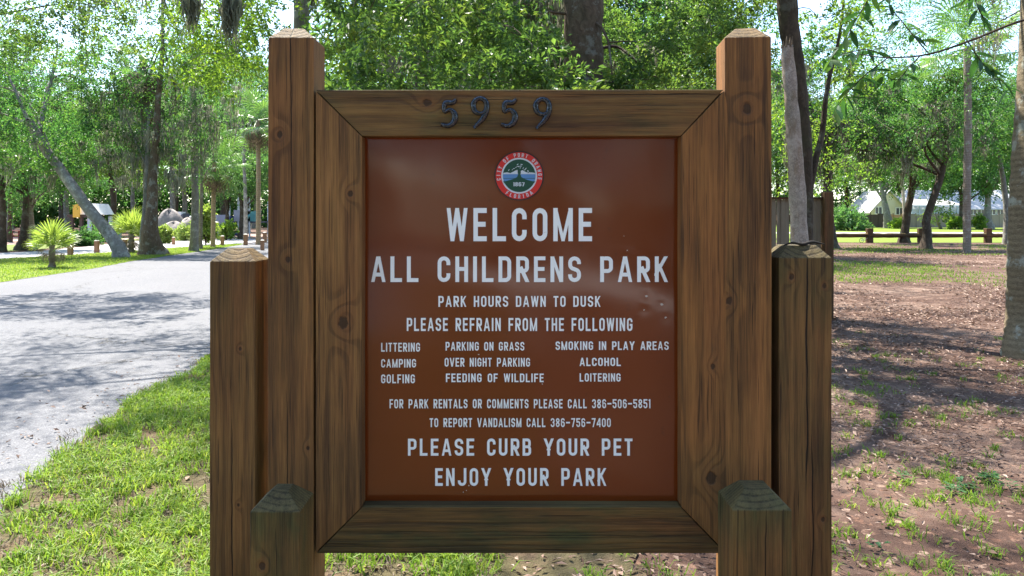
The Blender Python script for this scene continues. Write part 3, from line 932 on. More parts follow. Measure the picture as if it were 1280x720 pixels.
for ch in "1867":
    w_, sts = glyph(ch)
    for st, ext in sts:
        for poly in ribbon(st, 0.2, 0.1 if ext else 0):
            poly = clip(clip(poly, 1, 0.0, False), 1, 1.0, True)
            if len(poly) >= 3: part_poly(mb, [(cur + x_*6.6, -13.2 + y_*5.0) for x_, y_ in poly], 0.0047)
    cur += w_ * 6.6 + .9
mb.build("seal_year", swhite, emb)

# house numbers ---------------------------------------------------------------
t = NT("weathered black metal")
n_ = t.noise(t.obj(), 130, 4, 0.7)
c = t.mix(t.smooth(n_, 0.50, 0.72), (0.006, 0.008, 0.016), (0.09, 0.12, 0.17))
m_num = t.done(t.bsdf(c, 0.24, 0.8, t.bump(n_, 0.2, 0.001), 0.2))
def numeral(pts, wid, thick=0.009):
    """raised rounded stroke, pts in picture pixels"""
    mb = MB()
    pts = np.array([[*kk] for kk in pts], float)
    pp = smooth_path(np.c_[pts, np.zeros(len(pts))], 34)[:, :2]
    wv = np.interp(np.linspace(0, 1, 34), np.linspace(0, 1, len(wid)), wid)
    C_ = np.array([[kx(p[0]), SY, kz(p[1])] for p in pp])
    tg = unit(np.gradient(C_, axis=0)); sd = np.cross(tg, [0, 1, 0])
    prof = [(-1, 0.0), (-0.92, .55), (-0.5, .95), (0, 1.0), (0.5, .95), (0.92, .55), (1, 0.0)]
    V = []
    for k in range(34):
        for (u_, h_) in prof:
            hw = wv[k] * 1.12 / F * SY / 2
            V.append(C_[k] + sd[k] * hw * u_ + np.array([0, 0.001 - thick * h_ , 0]))
    m_ = len(prof)
    Fc = [(k*m_+j, k*m_+j+1, (k+1)*m_+j+1, (k+1)*m_+j) for k in range(33) for j in range(m_-1)]
    Fc += [tuple(range(m_)), tuple(range(34*m_-1, 33*m_-1, -1))]
    mb.add(V, Fc)
    return mb
def five(x0, dy=0):
    o = numeral([(x0+20,124+dy),(x0+15,128.5+dy),(x0+6,129+dy),(x0+5,140+dy),(x0+12,137+dy),(x0+18,143+dy),(x0+17,152+dy),(x0+10,157.5+dy),(x0+1,155.5+dy)],
                [3.5,6,6.5,4,4.5,7,7,5.5,4])
    return o
def nine(x0, dy=0):
    return numeral([(x0+19,138+dy),(x0+13,142+dy),(x0+5,139+dy),(x0+3.5,129+dy),(x0+10,123+dy),(x0+18,126+dy),(x0+20,136+dy),(x0+15,148+dy),(x0+4,160+dy)],
                   [3,4.5,6,6.5,5,6,6.5,6.5,3.5])
five(550.5).build("house_number", m_num, sign, smooth=True)
nine(588.5).build("house_number", m_num, sign, smooth=True)
five(625.5).build("house_number", m_num, sign, smooth=True)
nine(666.5, 1).build("house_number", m_num, sign, smooth=True)

# chips where the paint has gone
m_chip = plain('bare metal', (0.55, 0.5, 0.45), 0.4)
mb = MB()
for ci, (x_, y_, r_) in enumerate([(808,370,1.6),(827,380.5,1.5),(805,387.5,1.0),(832,397,1.0),(598,443,.8),(586,607,.9),(583,613,.6),(579,615,.6),(784,313,.8),(780,295,.5),(678,480,.6)]):
    mb = MB()
    c_ = P(x_, y_, PY); k_ = 7; rr = np.random.default_rng(int(x_))
    a_ = np.linspace(0, 6.283, k_, endpoint=False)
    q_ = rr.uniform(.5, 1.3, k_) * r_ * pxm
    V = [[c_[0] + math.cos(-a)*q*1.3, PY - 0.0011, c_[2] + math.sin(-a)*q] for a, q in zip(a_, q_)]
    Vb = [[v[0], PY + 0.0015, v[2]] for v in V]
    mb.add(V + Vb, [tuple(range(k_-1, -1, -1))] + [(i, (i+1) % k_, k_+(i+1) % k_, k_+i) for i in range(k_)])
    mb.build("paint_chip", m_chip, sign)

# ================================================================== GROUND
def vnoise(x, y, seed=0, sc=1.0):
    r = np.random.default_rng(seed); s = 0
    for k in range(7):
        a = r.uniform(0, 6.28); f_ = sc * (1.6 ** k) * r.uniform(.8, 1.2); p = r.uniform(0, 6.28, 2)
        s = s + np.sin((x*math.cos(a) + y*math.sin(a))*f_ + p[0] + 1.3*np.sin((y*math.cos(a)-x*math.sin(a))*f_*.7 + p[1])) / (1.25 ** k)
    return s / 2.6

def sheet(name, pts, z, mat, jag=0.0, step=0.4, seed=0, kind="structure", nearjag=None):
    rng = np.random.default_rng(seed)
    out = []
    n = len(pts)
    for i in range(n):
        a = np.array(pts[i], float); b = np.array(pts[(i+1) % n], float)
        L_ = np.linalg.norm(b - a); k = max(1, min(400, int(L_ / step))) if jag else 1
        nrm_ = np.array([-(b-a)[1], (b-a)[0]]) / max(L_, 1e-6)
        for j in range(k):
            p = a + (b - a) * j / k
            if jag and j: p = p + nrm_ * rng.normal() * jag
            out.append([p[0], p[1], z])
    mb = MB(); mb.add(out, [tuple(range(len(out)))])
    o = mb.build(name, mat)
    return tag(o, kind=kind)

# soil and leaf litter
t = NT("soil and leaf litter")
p = t.pos()
big = t.noise(p, 0.45, 5, 0.6); mid = t.noise(p, 3.0, 6, 0.65); fine = t.noise(p, 60, 5, 0.7); grit = t.voro(p, 95, 'F1')
lv = t.voro(p, 24, 'F1', 'Color'); lvx = t.sep(lv)[0]
g = big * 0.55 + mid * 0.45
soil = t.ramp(g, [(0.30, (0.050,0.028,0.021)), (0.48, (0.088,0.052,0.039)), (0.60, (0.19,0.130,0.100)), (0.76, (0.36,0.275,0.23))])
soil = t.mix(fine * 0.8, soil, t.mix(0.5, soil, (0.045,0.027,0.02)))
fl = t.smooth(lvx, 0.62, 0.95) * t.smooth(t.noise(p, 20, 2), 0.42, 0.6)
soil = t.mix(fl * 0.65, soil, t.ramp(t.sep(lv)[1], [(0.0, (0.12,0.055,0.035)), (0.6, (0.24,0.14,0.095)), (1.0, (0.42,0.30,0.23))]))
soil = t.mix(t.smooth(grit, 0.16, 0.06) * 0.3, soil, (0.40,0.32,0.27))
m_soil = t.done(t.bsdf(soil, 0.92, 0.12, t.bump(fine * 0.6 + lvx * 0.5 + mid, 0.9, 0.03)))
sheet("ground", [(-900,-900),(900,-900),(900,1400),(-900,1400)], 0.0, m_soil)

def turf(name, c0, c1, brown=0.3):
    t = NT(name)
    p = t.pos()
    n1 = t.noise(p, 0.8, 5, 0.65); n2 = t.noise(p, 40, 4, 0.7); n3 = t.noise(p, 2.6, 5, 0.7)
    c = t.mix(n1, c0, c1)
    c = t.mix(t.smooth(n3, 0.48, 0.64) * brown, c, (0.17,0.115,0.075))
    c = t.mix(n2 * 0.7, c, t.mix(1.0, c, (0.40,0.45,0.35), 'MULTIPLY'))
    return t.done(t.bsdf(c, 0.9, 0.1, t.bump(n2, 1.0, 0.03)))
m_turf = turf("turf soil", (0.085,0.078,0.035), (0.15,0.115,0.070), 0.95)
m_lawn = turf("far lawn", (0.12,0.185,0.025), (0.21,0.26,0.045), 0.3)
m_lawn2 = turf("thin lawn", (0.09,0.16,0.025), (0.14,0.18,0.04), 0.8)

t = NT("worn pale asphalt")
p = t.pos()
n1 = t.noise(p, 0.5, 5, 0.6); sp = t.voro(p, 130, 'F1', 'Color'); spx = t.sep(sp)[0]; n3 = t.noise(p, 260, 2)
c = t.mix(n1, (0.088,0.089,0.098), (0.126,0.125,0.131))
c = t.mix(t.smooth(spx, 0.55, 1.0) * 0.5, c, (0.25,0.247,0.25))
c = t.mix(t.smooth(spx, 0.32, 0.0) * 0.55, c, (0.07,0.07,0.078))
wp = t.comb(t.sep(p)[0] + (t.noise(p, 1.7, 5) - .5) * 1.6, t.sep(p)[1] + (t.noise(p, 1.3, 5) - .5) * 1.6, 0.0)
cr = t.voro(wp, 0.16, 'DISTANCE_TO_EDGE')
crm = t.smooth(cr, 0.0035, 0.0012) * t.smooth(t.noise(p, 0.35, 2), 0.44, 0.5)
c = t.mix(crm * 0.8, c, (0.05,0.045,0.04))
ds = t.smooth(t.noise(p, 1.1, 6, 0.7), 0.60, 0.72)
c = t.mix(ds * 0.25, c, (0.12,0.11,0.105))
m_road = t.done(t.bsdf(c, 0.85, 0.25, t.bump(spx * 0.7 + n3 * .3 - crm * 2, 0.7, 0.006)))
near_edge = [(-2.1,-60),(-2.3,-10),(-2.4,0),(-2.50,3.2),(-2.66,4.13),(-2.95,5.28),(-3.20,6.6),(-3.18,7.8),(-3.65,10),(-4.5,16),(-5.6,25),(-7.6,40),(-10,60),(-13,90),(-17,140)]
far_edge = [(-26,140),(-20.5,90),(-17.6,60),(-15.9,44),(-15.1,38),(-14.0,28),(-13.2,24),(-12.7,19),(-12.3,12),(-12,0),(-12,-60)]
sheet("road", near_edge + far_edge, 0.004, m_road)
t = NT("pale parking surface")
p = t.pos(); n1 = t.noise(p, 1.2, 5, .6)
m_park = t.done(t.bsdf(t.mix(n1, (0.36,0.34,0.33), (0.46,0.44,0.43)), 0.9, 0.15, t.bump(t.noise(p, 60, 3), .3, .01)))
sheet("parking_strip", [(-45,24),(-21,27.2),(-19.9,29),(-18.6,34),(-17.7,41),(-17.2,44),(-16.4,47),(-17.4,55),(-20,58),(-26,52),(-23.3,42),(-22.6,36),(-23.5,32.5),(-45,30)], 0.005, m_park, 0.03, 1.0)
sheet("parking_strip", [(-12,52),(-9.6,47),(10,50),(10,56),(-11,57)], 0.005, m_park, 0.03, 1.0)

# grass areas
verge = [(-2.35,-12),(-2.5,0),(-2.60,3.2),(-2.76,4.13),(-3.05,5.28),(-3.30,6.6),(-3.28,7.8),(-3.75,10),(-4.6,16),(-5.7,25),(-7.7,40),(-9.7,58),(-2,58),(0,30),(0.5,12),(-0.2,7),(0.4,5),(0.6,3.2),(0.2,0),(0,-12)]
sheet("grass_verge", verge, 0.012, m_turf, 0.035, 0.10, 3)
isl = [(-12.55,-12),(-12.5,8),(-12.6,19),(-13.15,24),(-13.95,28),(-15.0,38),(-15.8,44),(-16.4,47),(-17.2,44),(-17.7,41),(-18.5,34),(-19.8,29),(-21,26.8),(-45,23.5),(-45,-12)]
sheet("roadside_lawn", isl, 0.010, m_lawn, 0.03, 0.5, 4)
sheet("far_lawn", [(-5,49.5),(8,49.0),(30,48.6),(90,48),(160,120),(160,200),(-30,200),(-5,75)], 0.010, m_lawn, 0.25, 1.0, 7)
sheet("footpath", [(10,76.5),(60,74.5),(140,70),(140,77),(60,81),(10,83.5)], 0.020, m_park, 0.03, 1.0)
sheet("left_far_lawn", [(-70,34.5),(-24.3,33.8),(-23.6,37),(-24.2,42),(-27,52),(-22,60),(-60,75),(-90,60)], 0.010, turf("left far lawn", (0.13,0.19,0.04), (0.19,0.22,0.07), 0.7), 0.1, 1.0, 8)

def blades(name, x, y, h, wd, mat, seed, z0=0.0, lean=0.55, vb=0.0, kind="stuff"):
    rng = np.random.default_rng(seed); n = len(x)
    a = rng.uniform(0, 6.283, n); ln = rng.uniform(0.15, 1.0, n) * lean
    hh = h * rng.uniform(0.5, 1.25, n); ww = wd * rng.uniform(0.6, 1.2, n)
    dx, dy = np.cos(a), np.sin(a)
    b = rng.uniform(0, 6.283, n)
    sx, sy_ = np.cos(b) * ww / 2, np.sin(b) * ww / 2
    base = np.stack([x, y, np.full(n, z0)], 1)
    m_ = base + np.stack([dx*hh*ln*.45, dy*hh*ln*.45, hh*.62], 1)
    tp = base + np.stack([dx*hh*ln*1.35, dy*hh*ln*1.35, hh*(1.0-.35*ln)], 1)
    s3 = np.stack([sx, sy_, 0*sx], 1)
    V = np.stack([base-s3, base+s3, m_+s3*.85, m_-s3*.85, tp], 1).reshape(-1, 3)
    k = np.arange(n)[:, None]*5
    var = np.clip(rng.normal(0.45, 0.2, n) + vb, 0, 1)
    mb = MB(); mb.add(V, (k + np.array([[0,1,2,3]])), var); mb.n -= 0
    mb.f.append((k + np.array([[3,2,4]])).astype(np.int64)); mb.var.append(var.astype(np.float32)); mb.mi.append(np.zeros(n, np.int32))
    return tag(mb.build(name, mat), kind=kind)

def inpoly(x, y, poly):
    c = np.zeros(len(x), bool); n = len(poly)
    for i in range(n):
        x1, y1 = poly[i]; x2, y2 = poly[(i+1) % n]
        m_ = ((y1 > y) != (y2 > y)) & (x < (x2-x1)*(y-y1)/((y2-y1) or 1e-9) + x1)
        c ^= m_
    return c
rg = np.random.default_rng(11)
def scatter(n, x0, x1, y0, y1, poly=None, dens=None, seed=0):
    r = np.random.default_rng(seed)
    x = r.uniform(x0, x1, n); y = r.uniform(y0, y1, n)
    k = np.ones(n, bool)
    if poly is not None: k &= inpoly(x, y, poly)
    if dens is not None: k &= r.uniform(0, 1, n) < dens(x, y)
    return x[k], y[k]
# near verge, thick St Augustine grass with bare places
def edge_x(y): return np.interp(y, [3.2,4.13,5.28,6.6,7.8,10], [-2.74,-2.93,-3.22,-3.45,-3.42,-3.85])
def tufts(n, x0, x1, y0, y1, dens, seed, per=(8, 26), spread=0.028):
    cx, cy = scatter(n, x0, x1, y0, y1, None, dens, seed); r = np.random.default_rng(seed + 1)
    k = r.integers(per[0], per[1], len(cx)); X_ = np.repeat(cx, k); Y_ = np.repeat(cy, k)
    return X_ + r.normal(0, spread, len(X_)), Y_ + r.normal(0, spread, len(X_))
dv = lambda x, y: np.clip((vnoise(x, y, 5, 1.1)*.55 + vnoise(x, y, 9, 4.5)*.6 + .64 - np.clip((x+0.35)*.9, 0, 2)), 0, 1) * (x > edge_x(y) + 0.15 + 0.05*vnoise(x, y, 3, 9))
x, y = tufts(9500, -3.6, 1.3, 2.9, 8.6, dv, 21)
blades("grass", x, y, 0.078, 0.0078, M['grass'], 22, 0.010, 1.05, 0.10)
x, y = tufts(3600, -3.6, 1.3, 2.9, 8.6, lambda x, y: dv(x, y)*.3+.25*(x > edge_x(y))*(x < .3), 121)
blades("dry_grass", x, y, 0.05, 0.006, M['dead'], 122, 0.010, 1.6, 0.0)
x, y = scatter(60000, -6.5, 0, 8, 24, verge, lambda x, y: np.clip(vnoise(x, y, 5, 1.3)*.6+.6, 0, 1), 23)
blades("grass", x, y, 0.06, 0.012, M['grass'], 24, 0.010, 0.7)
x, y = scatter(60000, -24, -12.4, 17, 46, isl, None, 25)
blades("grass", x, y, 0.055, 0.022, M['grass'], 26, 0.010, 0.7, 0.22)
x, y = scatter(40000, 5, 17, 16, 31, None, lambda x, y: np.clip(1.1 - ((x-10.5)/5.5)**2 - ((y-23.2)/6)**2 + vnoise(x, y, 6, .9)*.6 - .25, 0, 1), 27)
blades("grass", x, y, 0.055, 0.02, M['grass'], 28, 0.008, 0.8, -0.08)
x, y = scatter(26000, 8, 31, 32, 44, None, lambda x, y: np.clip(.3 + vnoise(x, y, 7, .5)*.8, 0, 1), 29)
blades("grass", x, y, 0.06, 0.03, M['grass'], 30, 0.008, 0.8, -0.05)
# tufts on the bare soil to the right and in front of the sign
r = np.random.default_rng(31); xs = []; ys = []
for k in range(900):
    Yt = 3.1 + 7.5 * r.uniform() ** 1.7; Xt = r.uniform(0.2, 0.78 * Yt)
    if vnoise(np.array([Xt]), np.array([Yt]), 8, 1.1)[0] < r.uniform(-0.7, 0.6): continue
    m_ = r.integers(8, 34); s_ = r.uniform(0.015, 0.05)
    xs.append(r.normal(Xt, s_, m_)); ys.append(r.normal(Yt, s_, m_))
blades("grass", np.concatenate(xs), np.concatenate(ys), 0.055, 0.0065, M['grass'], 32, 0.0, 1.1, -0.02)

# fallen leaves
def litter(n, x, y, L, seed, vb=0.0):
    rng = np.random.default_rng(seed); n = len(x)
    z = 0.016 + rng.uniform(0, 0.016, n)
    a = rng.uniform(0, 6.283, n)
    d = np.stack([np.cos(a), np.sin(a), rng.normal(0, .25, n)], 1)
    nn = unit(np.stack([rng.normal(0, .4, n), rng.normal(0, .4, n), np.ones(n)], 1))
    mb = MB(); ll = L * rng.uniform(.5, 1.3, n)
    leaves(mb, np.stack([x, y, z], 1), d, nn, ll, ll * rng.uniform(.3, .5, n), np.clip(rng.normal(.5+vb, .25, n), 0, 1), 0.18)
    tag(mb.build("fallen_leaves", M['litter']), kind="stuff")
r = np.random.default_rng(41)
Yl = 3.0 + 5.5 * r.uniform(size=16000); Xl = r.uniform(0.0, 0.80, 16000) * Yl
k = r.uniform(size=16000) < np.clip(.35 + vnoise(Xl, Yl, 12, 1.2)*.6 + (Yl-5)*.12, .05, 1) * np.clip(1.15 - (Yl-5.5)*.3, 0, 1)
litter(0, Xl[k], Yl[k], 0.042, 42)
Yl = 4.6 + 30 * r.uniform(size=56000) ** 1.25; Xl = r.uniform(0.15, 0.82, 56000) * Yl
k = (r.uniform(size=56000) < np.clip(.55 + vnoise(Xl, Yl, 13, .7)*.75, 0.0, 1) * np.clip((Yl-4.6)/6.5, 0, 1)) & ~((np.abs(Xl-10.5)/5.5)**2 + ((Yl-23)/5.5)**2 < .8)
litter(0, Xl[k], Yl[k], 0.045 + 0.035*np.clip((Yl[k]-5)/10, 0, 1), 43, .08)
x, y = scatter(1500, -3.6, 0.5, 3, 9, None, lambda x, y: np.clip(.5 - vnoise(x, y, 5, 1.3)*.6, .1, 1), 44)
litter(0, x, y, 0.05, 45)
x, y = scatter(160, -4.2, -2.9, 4.0, 9, None, None, 46)
litter(0, x, y, 0.04, 47)

# small broad-leaved weeds
def weed(x, y, n, L, seed, label):
    rng = np.random.default_rng(seed); mb = MB()
    a = rng.uniform(0, 6.28, n); rad = rng.uniform(0.0, .05, n)
    p_ = np.stack([x + np.cos(a)*rad, y + np.sin(a)*rad, rng.uniform(.01, .05, n)], 1)
    d = np.stack([np.cos(a), np.sin(a), rng.uniform(-.1, .5, n)], 1)
    leaves(mb, p_, d, np.tile([0, 0, 1.0], (n, 1)), L*rng.uniform(.6, 1.2, n), L*.6, rng.uniform(.2, .7, n), .1)
    T = thing("weed", (x, y, 0), label, "weed", "low weeds in the bare soil by the sign")
    mb.build("foliage", M['leaf_big'], T)
for i, (px_, py_, n) in enumerate([(1235,603,60),(1205,612,50),(1125,598,14),(1100,690,10),(1258,610,18),(1190,618,30)]):
    g_ = G(px_, py_)
    weed(g_[0], g_[1], n, .035, 60+i, ["dark green clump of weeds near the right edge of the photo", "leafy weed just left of the darkest weed clump", "single broad weed near the short right post", "small weed low in the soil beside the right post",
          "small weed nearest the right edge of the photo", "weed spreading over brown soil right of the posts"][i])

# ================================================================== TREES NEAR THE SIGN
def PX(px, py, Y, r): p_ = P(px, py, Y); return (p_[0], p_[1], p_[2], r)
rc = np.random.default_rng(77)
ex = [PX(rc.uniform(695,795), rc.uniform(98,132), rc.uniform(9.0,9.7), rc.uniform(.25,.38)) for _ in range(14)] + [PX(rc.uniform(800,905), rc.uniform(15,118), rc.uniform(9.0,10.2), rc.uniform(.22,.36)) for _ in range(15)]
for k in range(100):
    px_ = rc.uniform(405, 720); py_ = rc.uniform(-60, 125); Y_ = rc.uniform(6.5, 10.5)
    if (470 < px_ < 520 and 60 < py_ < 110) or (px_ > 670 and py_ < 100): continue
    ex.append(PX(px_, py_, Y_, rc.uniform(.28, .5)))
for k in range(120):
    px_ = rc.uniform(715, 960); py_ = rc.uniform(-60, 130); Y_ = rc.uniform(10.8, 14)
    if 775 < px_ < 830 and py_ < 60: continue
    ex.append(PX(px_, py_, Y_, rc.uniform(.3, .6)))
make_tree("oak_tree", "large oak with a thick dark trunk rising right behind the top rail", P(730, 424, 10)*[1,1,0],
          [G(728,424), P(730,200,10), P(729,90,10), P(729,-10,10), P(735,-150,10.2), P(750,-400,10.6)], 0.27, (-1.3,10.2,8.4), (4.4,4.2,2.7), 170, 200, 0.078,
          'leaf_near', 'bark_oak', 5, extra=ex, clump_r=.75, limbs=12, r1=.25, flare=.3,
          moss=30, moss_len=1.3, moss_at=[PX(655,-20,10.2,1.3), PX(665,0,10.2,1.4), PX(640,30,9,.7), PX(690,0,10.4,1.6), PX(487,75,8,.3), PX(812,60,11,.5), PX(600,-40,9,1.0),
          PX(760,80,12,.5), PX(720,100,11,.4)], extra_per=200, floor=4.6)
# dark dead twigs seen above the rail
def twig(name, label, pts, Y, r, cat="twig"):
    T = thing(name, P(pts[0][0], pts[0][1], Y), label, cat)
    mb = MB()
    pp = smooth_path([P(a, b, Y + .1*math.sin(i*2.1)) for i, (a, b) in enumerate(pts)], 16)
    tube(mb, pp, np.linspace(r, r*.3, 16), 6, rng=np.random.default_rng(3))
    mb.build("stem", M['bark_dark'], T, smooth=True)
    return T
twig("bare_branch", "thin dark bare branch curving down to the rail right of the oak trunk", [(745,62),(770,58),(790,72),(810,92),(835,100)], 10, .022, "branch")
twig("bare_branch", "short dark bare branch left of the oak trunk above the rail", [(712,62),(695,60),(680,56),(668,50)], 9.9, .018, "branch")

make_tree("oak_tree", "slender mossy oak rising behind the left tall post", G(378,394),
          [G(378,394), P(378,200,12.5), P(377,60,12.5), P(372,-60,12.4), P(340,-250,12)], 0.16, (-5.6,11.6,7.6), (4.6,3.6,2.5), 150, 210, 0.065,
          'leaf_near', 'bark_grey', 6, clump_r=.7, limbs=9, r1=.1, moss=26, moss_len=1.3, floor=5.1,
          extra=[PX(rc.uniform(215,335), rc.uniform(-20,95), rc.uniform(9,12.5), rc.uniform(.3,.5)) for _ in range(44)] + [PX(rc.uniform(402,470), rc.uniform(0,125), rc.uniform(11,13), rc.uniform(.3,.5)) for _ in range(26)],
          moss_at=[PX(236,-12,9,.8), PX(242,0,9,.5), PX(286,-20,9,1.15), PX(290,0,9,.8), PX(284,10,9,.6), PX(372,-30,12,.7), PX(392,-20,12,.8), PX(440,-30,12,.6)], extra_lm='leaf_yellow', extra_per=190, moss_spread=.055)

make_tree("oak_tree", "dark forked oak standing just behind the pale dead snag", G(1006,410),
          [G(1008,410), P(1007,300,11), P(1004,180,11), P(995,90,11), P(985,20,11), P(984,-80,11), P(990,-250,11.3)], 0.095, (4.4,14.5,9.0), (2.6,2.6,2.0), 16, 130, 0.07,
          'leaf_near', 'bark_dark', 7, clump_r=.75, limbs=9, r1=.17, moss=14, moss_len=1.1, floor=4.9, flare=.3,
          extra=[PX(rc.uniform(968,1075), rc.uniform(0,240), rc.uniform(14,20), rc.uniform(.4,.75)) for _ in range(30)] + [PX(rc.uniform(1020,1075), rc.uniform(-10,120), rc.uniform(11,12), .35) for _ in range(9)], extra_lm='leaf_yellow', extra_per=130)
T = thing("forked_branch", G(1012,410), "dark leaning stem forking to the right above the board fence", "tree")
mb = MB(); tube(mb, smooth_path([G(1012,406), P(1009,270,11.1), P(1016,215,11.1), P(1028,165,11.2), P(1034,110,11.2), P(1050,40,11.4), P(1060,-60,11.6)], 26), np.linspace(.075,.012,26), 8, rng=rc)
mb.build("trunk", M['bark_dark'], T, smooth=True)
# pale snag
T = thing("dead_tree_snag", G(999,441), "pale broken dead trunk standing in front of the board fence", "dead tree")
mb = MB(); tube(mb, smooth_path([G(1001,441), P(1000,330,9), P(996,230,9), P(990,140,9), P(984,58,9)], 34), np.linspace(.118,.070,34)*(1+.05*np.sin(np.arange(34)*.9)), 18, rng=rc)
mb.build("trunk", M['bark_pale'], T, smooth=True)
mb = MB()
for k in range(9):
    a_ = k*.7; c0_ = P(984,60,9) + np.array([math.cos(a_)*.055, math.sin(a_)*.055, 0])
    tube(mb, [c0_, c0_ + [0.005,0,rc.uniform(.04,.14)]], [.022,.004], 5)
mb.build("splintered_top", M['bark_oak'], T)

# big palm trunk at the right edge
def fan_mesh(name, R, nseg, mat, spread=4.6, droop=.25, pet=0.5, wid=0.05, fold=.25, seed=0, petw=.012, thread=.0):
    """one fan frond: a petiole from the origin along +X and a pleated fan of pointed segments"""
    rng = np.random.default_rng(seed); mb = MB()
    tube(mb, [(0,0,0),(pet*.5,0,.03*pet),(pet,0,0)], [petw, petw*.8, petw*.6], 5)
    for k in range(nseg):
        a = -spread/2 + spread*k/(nseg-1)
        L_ = R * (0.72 + .28*math.cos(a*.55)) * rng.uniform(.9, 1.05)
        d = np.array([math.cos(a), math.sin(a), fold*math.cos(a*1.2)]); s = np.array([-math.sin(a), math.cos(a), 0])
        o = np.array([pet, 0, 0])
        dz = droop * L_ * rng.uniform(.6, 1.5)
        q0 = o + d*L_*.05; q1 = o + d*L_*.55; q2 = o + d*L_*.82 - [0,0,dz*.35]; q3 = o + d*L_ - [0,0,dz]
        w1_ = L_*.55*spread/nseg*.62; zz = np.array([0,0,wid*.3*(1 if k % 2 else -1)])
        V = [q0, q1 - s*w1_*.5 + zz, q1 + s*w1_*.5 - zz, q2 - s*w1_*.32, q2 + s*w1_*.32, q3]
        v_ = rng.uniform(.3, .7)
        mb.add(V, [(0,1,2),(1,3,4,2),(3,5,4)], v_)
    return mb.mesh(name, mat)
def fronds(T, mesh, top, n, seed, e0=-0.6, e1=1.3, sc=(0.85,1.15), name="frond"):
    rng = np.random.default_rng(seed); base = T.location
    for k in range(n):
        o = bpy.data.objects.new(name, mesh); COL.objects.link(o); o.parent = T
        az = k*2.39996 + rng.uniform(-.3, .3); el = e0 + (e1-e0)*(k+.5)/n + rng.uniform(-.12,.12)
        m_ = Matrix.Rotation(az, 4, 'Z') @ Matrix.Rotation(-el, 4, 'Y') @ Matrix.Rotation(rng.uniform(-.4,.4), 4, 'X')
        s_ = rng.uniform(*sc)
        o.matrix_local = Matrix.Translation(Vector([float(q) for q in top]) - base) @ m_ @ Matrix.Scale(s_, 4)
fm_big = fan_mesh("fan frond", 0.95, 34, M['frond'], pet=1.0, seed=1, droop=.35)
fm_dead = fan_mesh("dead fan frond", 0.8, 22, M['dead'], pet=.7, seed=2, droop=.9, spread=3.2)
fm_young = fan_mesh("young fan frond", 0.62, 26, M['frond_lime'], pet=.28, seed=3, droop=.10, spread=3.6)
def palm(label, pts, r0, r1, bark_, nf, ndead, seed, sc=1.0, e0=-.9, e1=1.3, flare=.25, rings=True, cat="palm tree"):
    T = thing("palm_tree", pts[0], label, cat)
    n = max(30, int(len(pts)*12)); pp = smooth_path(pts, n); f_ = np.linspace(0, 1, n)
    rng = np.random.default_rng(seed)
    rad = (r0*(1-f_) + r1*f_) * (1 + flare*np.exp(-(pp[:,2]-pp[0,2])/(r0*2)))
    if rings: rad = rad * (1 + .025*np.sin(np.arange(n)*2.1) + rng.uniform(-.015,.015,n))
    mb = MB(); tube(mb, np.vstack([pp[0]-[0,0,.2], pp]), np.concatenate([[rad[0]], rad]), 16, rng=None); mb.build("trunk", M[bark_], T, smooth=True)
    fronds(T, fm_big, pp[-1], nf, seed, e0, e1, (.85*sc, 1.15*sc))
    if ndead: fronds(T, fm_dead, pp[-1], ndead, seed+1, -1.5, -1.0, (.8*sc, 1.2*sc), "dead_frond")
    return T
palm("thick ringed palm trunk with grey lichen at the right edge of the photo", [G(1284,446), P(1285,400,8.9), P(1284,330,8.9), P(1288,200,8.9), P(1296,60,8.9), P(1305,-250,8.9)], .225, .17, 'bark_palm_near', 16, 6, 71, flare=.18)

# overhead canopy tree on the right, and the broad-leaved branch in the corner
make_tree("oak_tree", "spreading oak whose high twigs fill the upper right corner", (15.0,16.5,0),
          [(15.0,16.5,0),(14.8,16.4,3),(14.2,16.6,6),(13.3,17,8)], .2, (12.6,17.2,7.8), (3.4,3.6,2.3), 45, 140, 0.07, 'leaf_yellow', 'bark_oak', 8, clump_r=.8, limbs=9, moss=16, floor=4.8,
          extra=[PX(rc.uniform(1040,1290), rc.uniform(-30,190), rc.uniform(20,26), rc.uniform(.5,.8)) for _ in range(48)] + [PX(rc.uniform(1065,1290), rc.uniform(-60,75), rc.uniform(15,20), rc.uniform(.4,.7)) for _ in range(70)], extra_lm='leaf_mid', extra_per=90)
make_tree("oak_tree", "spreading oak whose twigs enter the upper left corner over the road", (-17.5,17.5,0),
          [(-17.5,17.5,0),(-17.2,17.4,3),(-16,17.6,6),(-14,17.6,8)], .25, (-11.6,17.4,8.0), (4.6,2.0,1.9), 70, 170, 0.085, 'leaf_near', 'bark_oak', 9, clump_r=.8, limbs=9, moss=14, floor=5.5,
          extra=[PX(rc.uniform(-40,215), rc.uniform(-40,75), rc.uniform(14,19), rc.uniform(.35,.6)) for _ in range(60)])
TB = thing("overhanging_branch", P(1330,20,4.4), "branch of broad glossy leaves hanging into the upper right corner", "branch")
lm = MB()
for (s_, w_) in [(1, 1)]:
    prof = [(0,0),(.18,.09),(.42,.14),(.68,.11),(.88,.045),(1,0)]
    V = []
    for (a_, b_) in prof:
        V += [[a_, b_, .05*b_/.19 - .12*a_*a_], [a_, 0, -.12*a_*a_], [a_, -b_, .05*b_/.19 - .12*a_*a_]]
    lm.add(V, [(i*3+j, i*3+3+j, i*3+4+j, i*3+1+j) for i in range(5) for j in range(2)])
leafm = lm.mesh("leaf", M['leaf_big'], True)
leafm2 = leafm.copy(); a_ = leafm2.attributes["var"].data; [setattr(q, 'value', .95) for q in a_]
leafm3 = leafm.copy(); a_ = leafm3.attributes["var"].data; [setattr(q, 'value', .15) for q in a_]
mb = MB(); rb = np.random.default_rng(91)
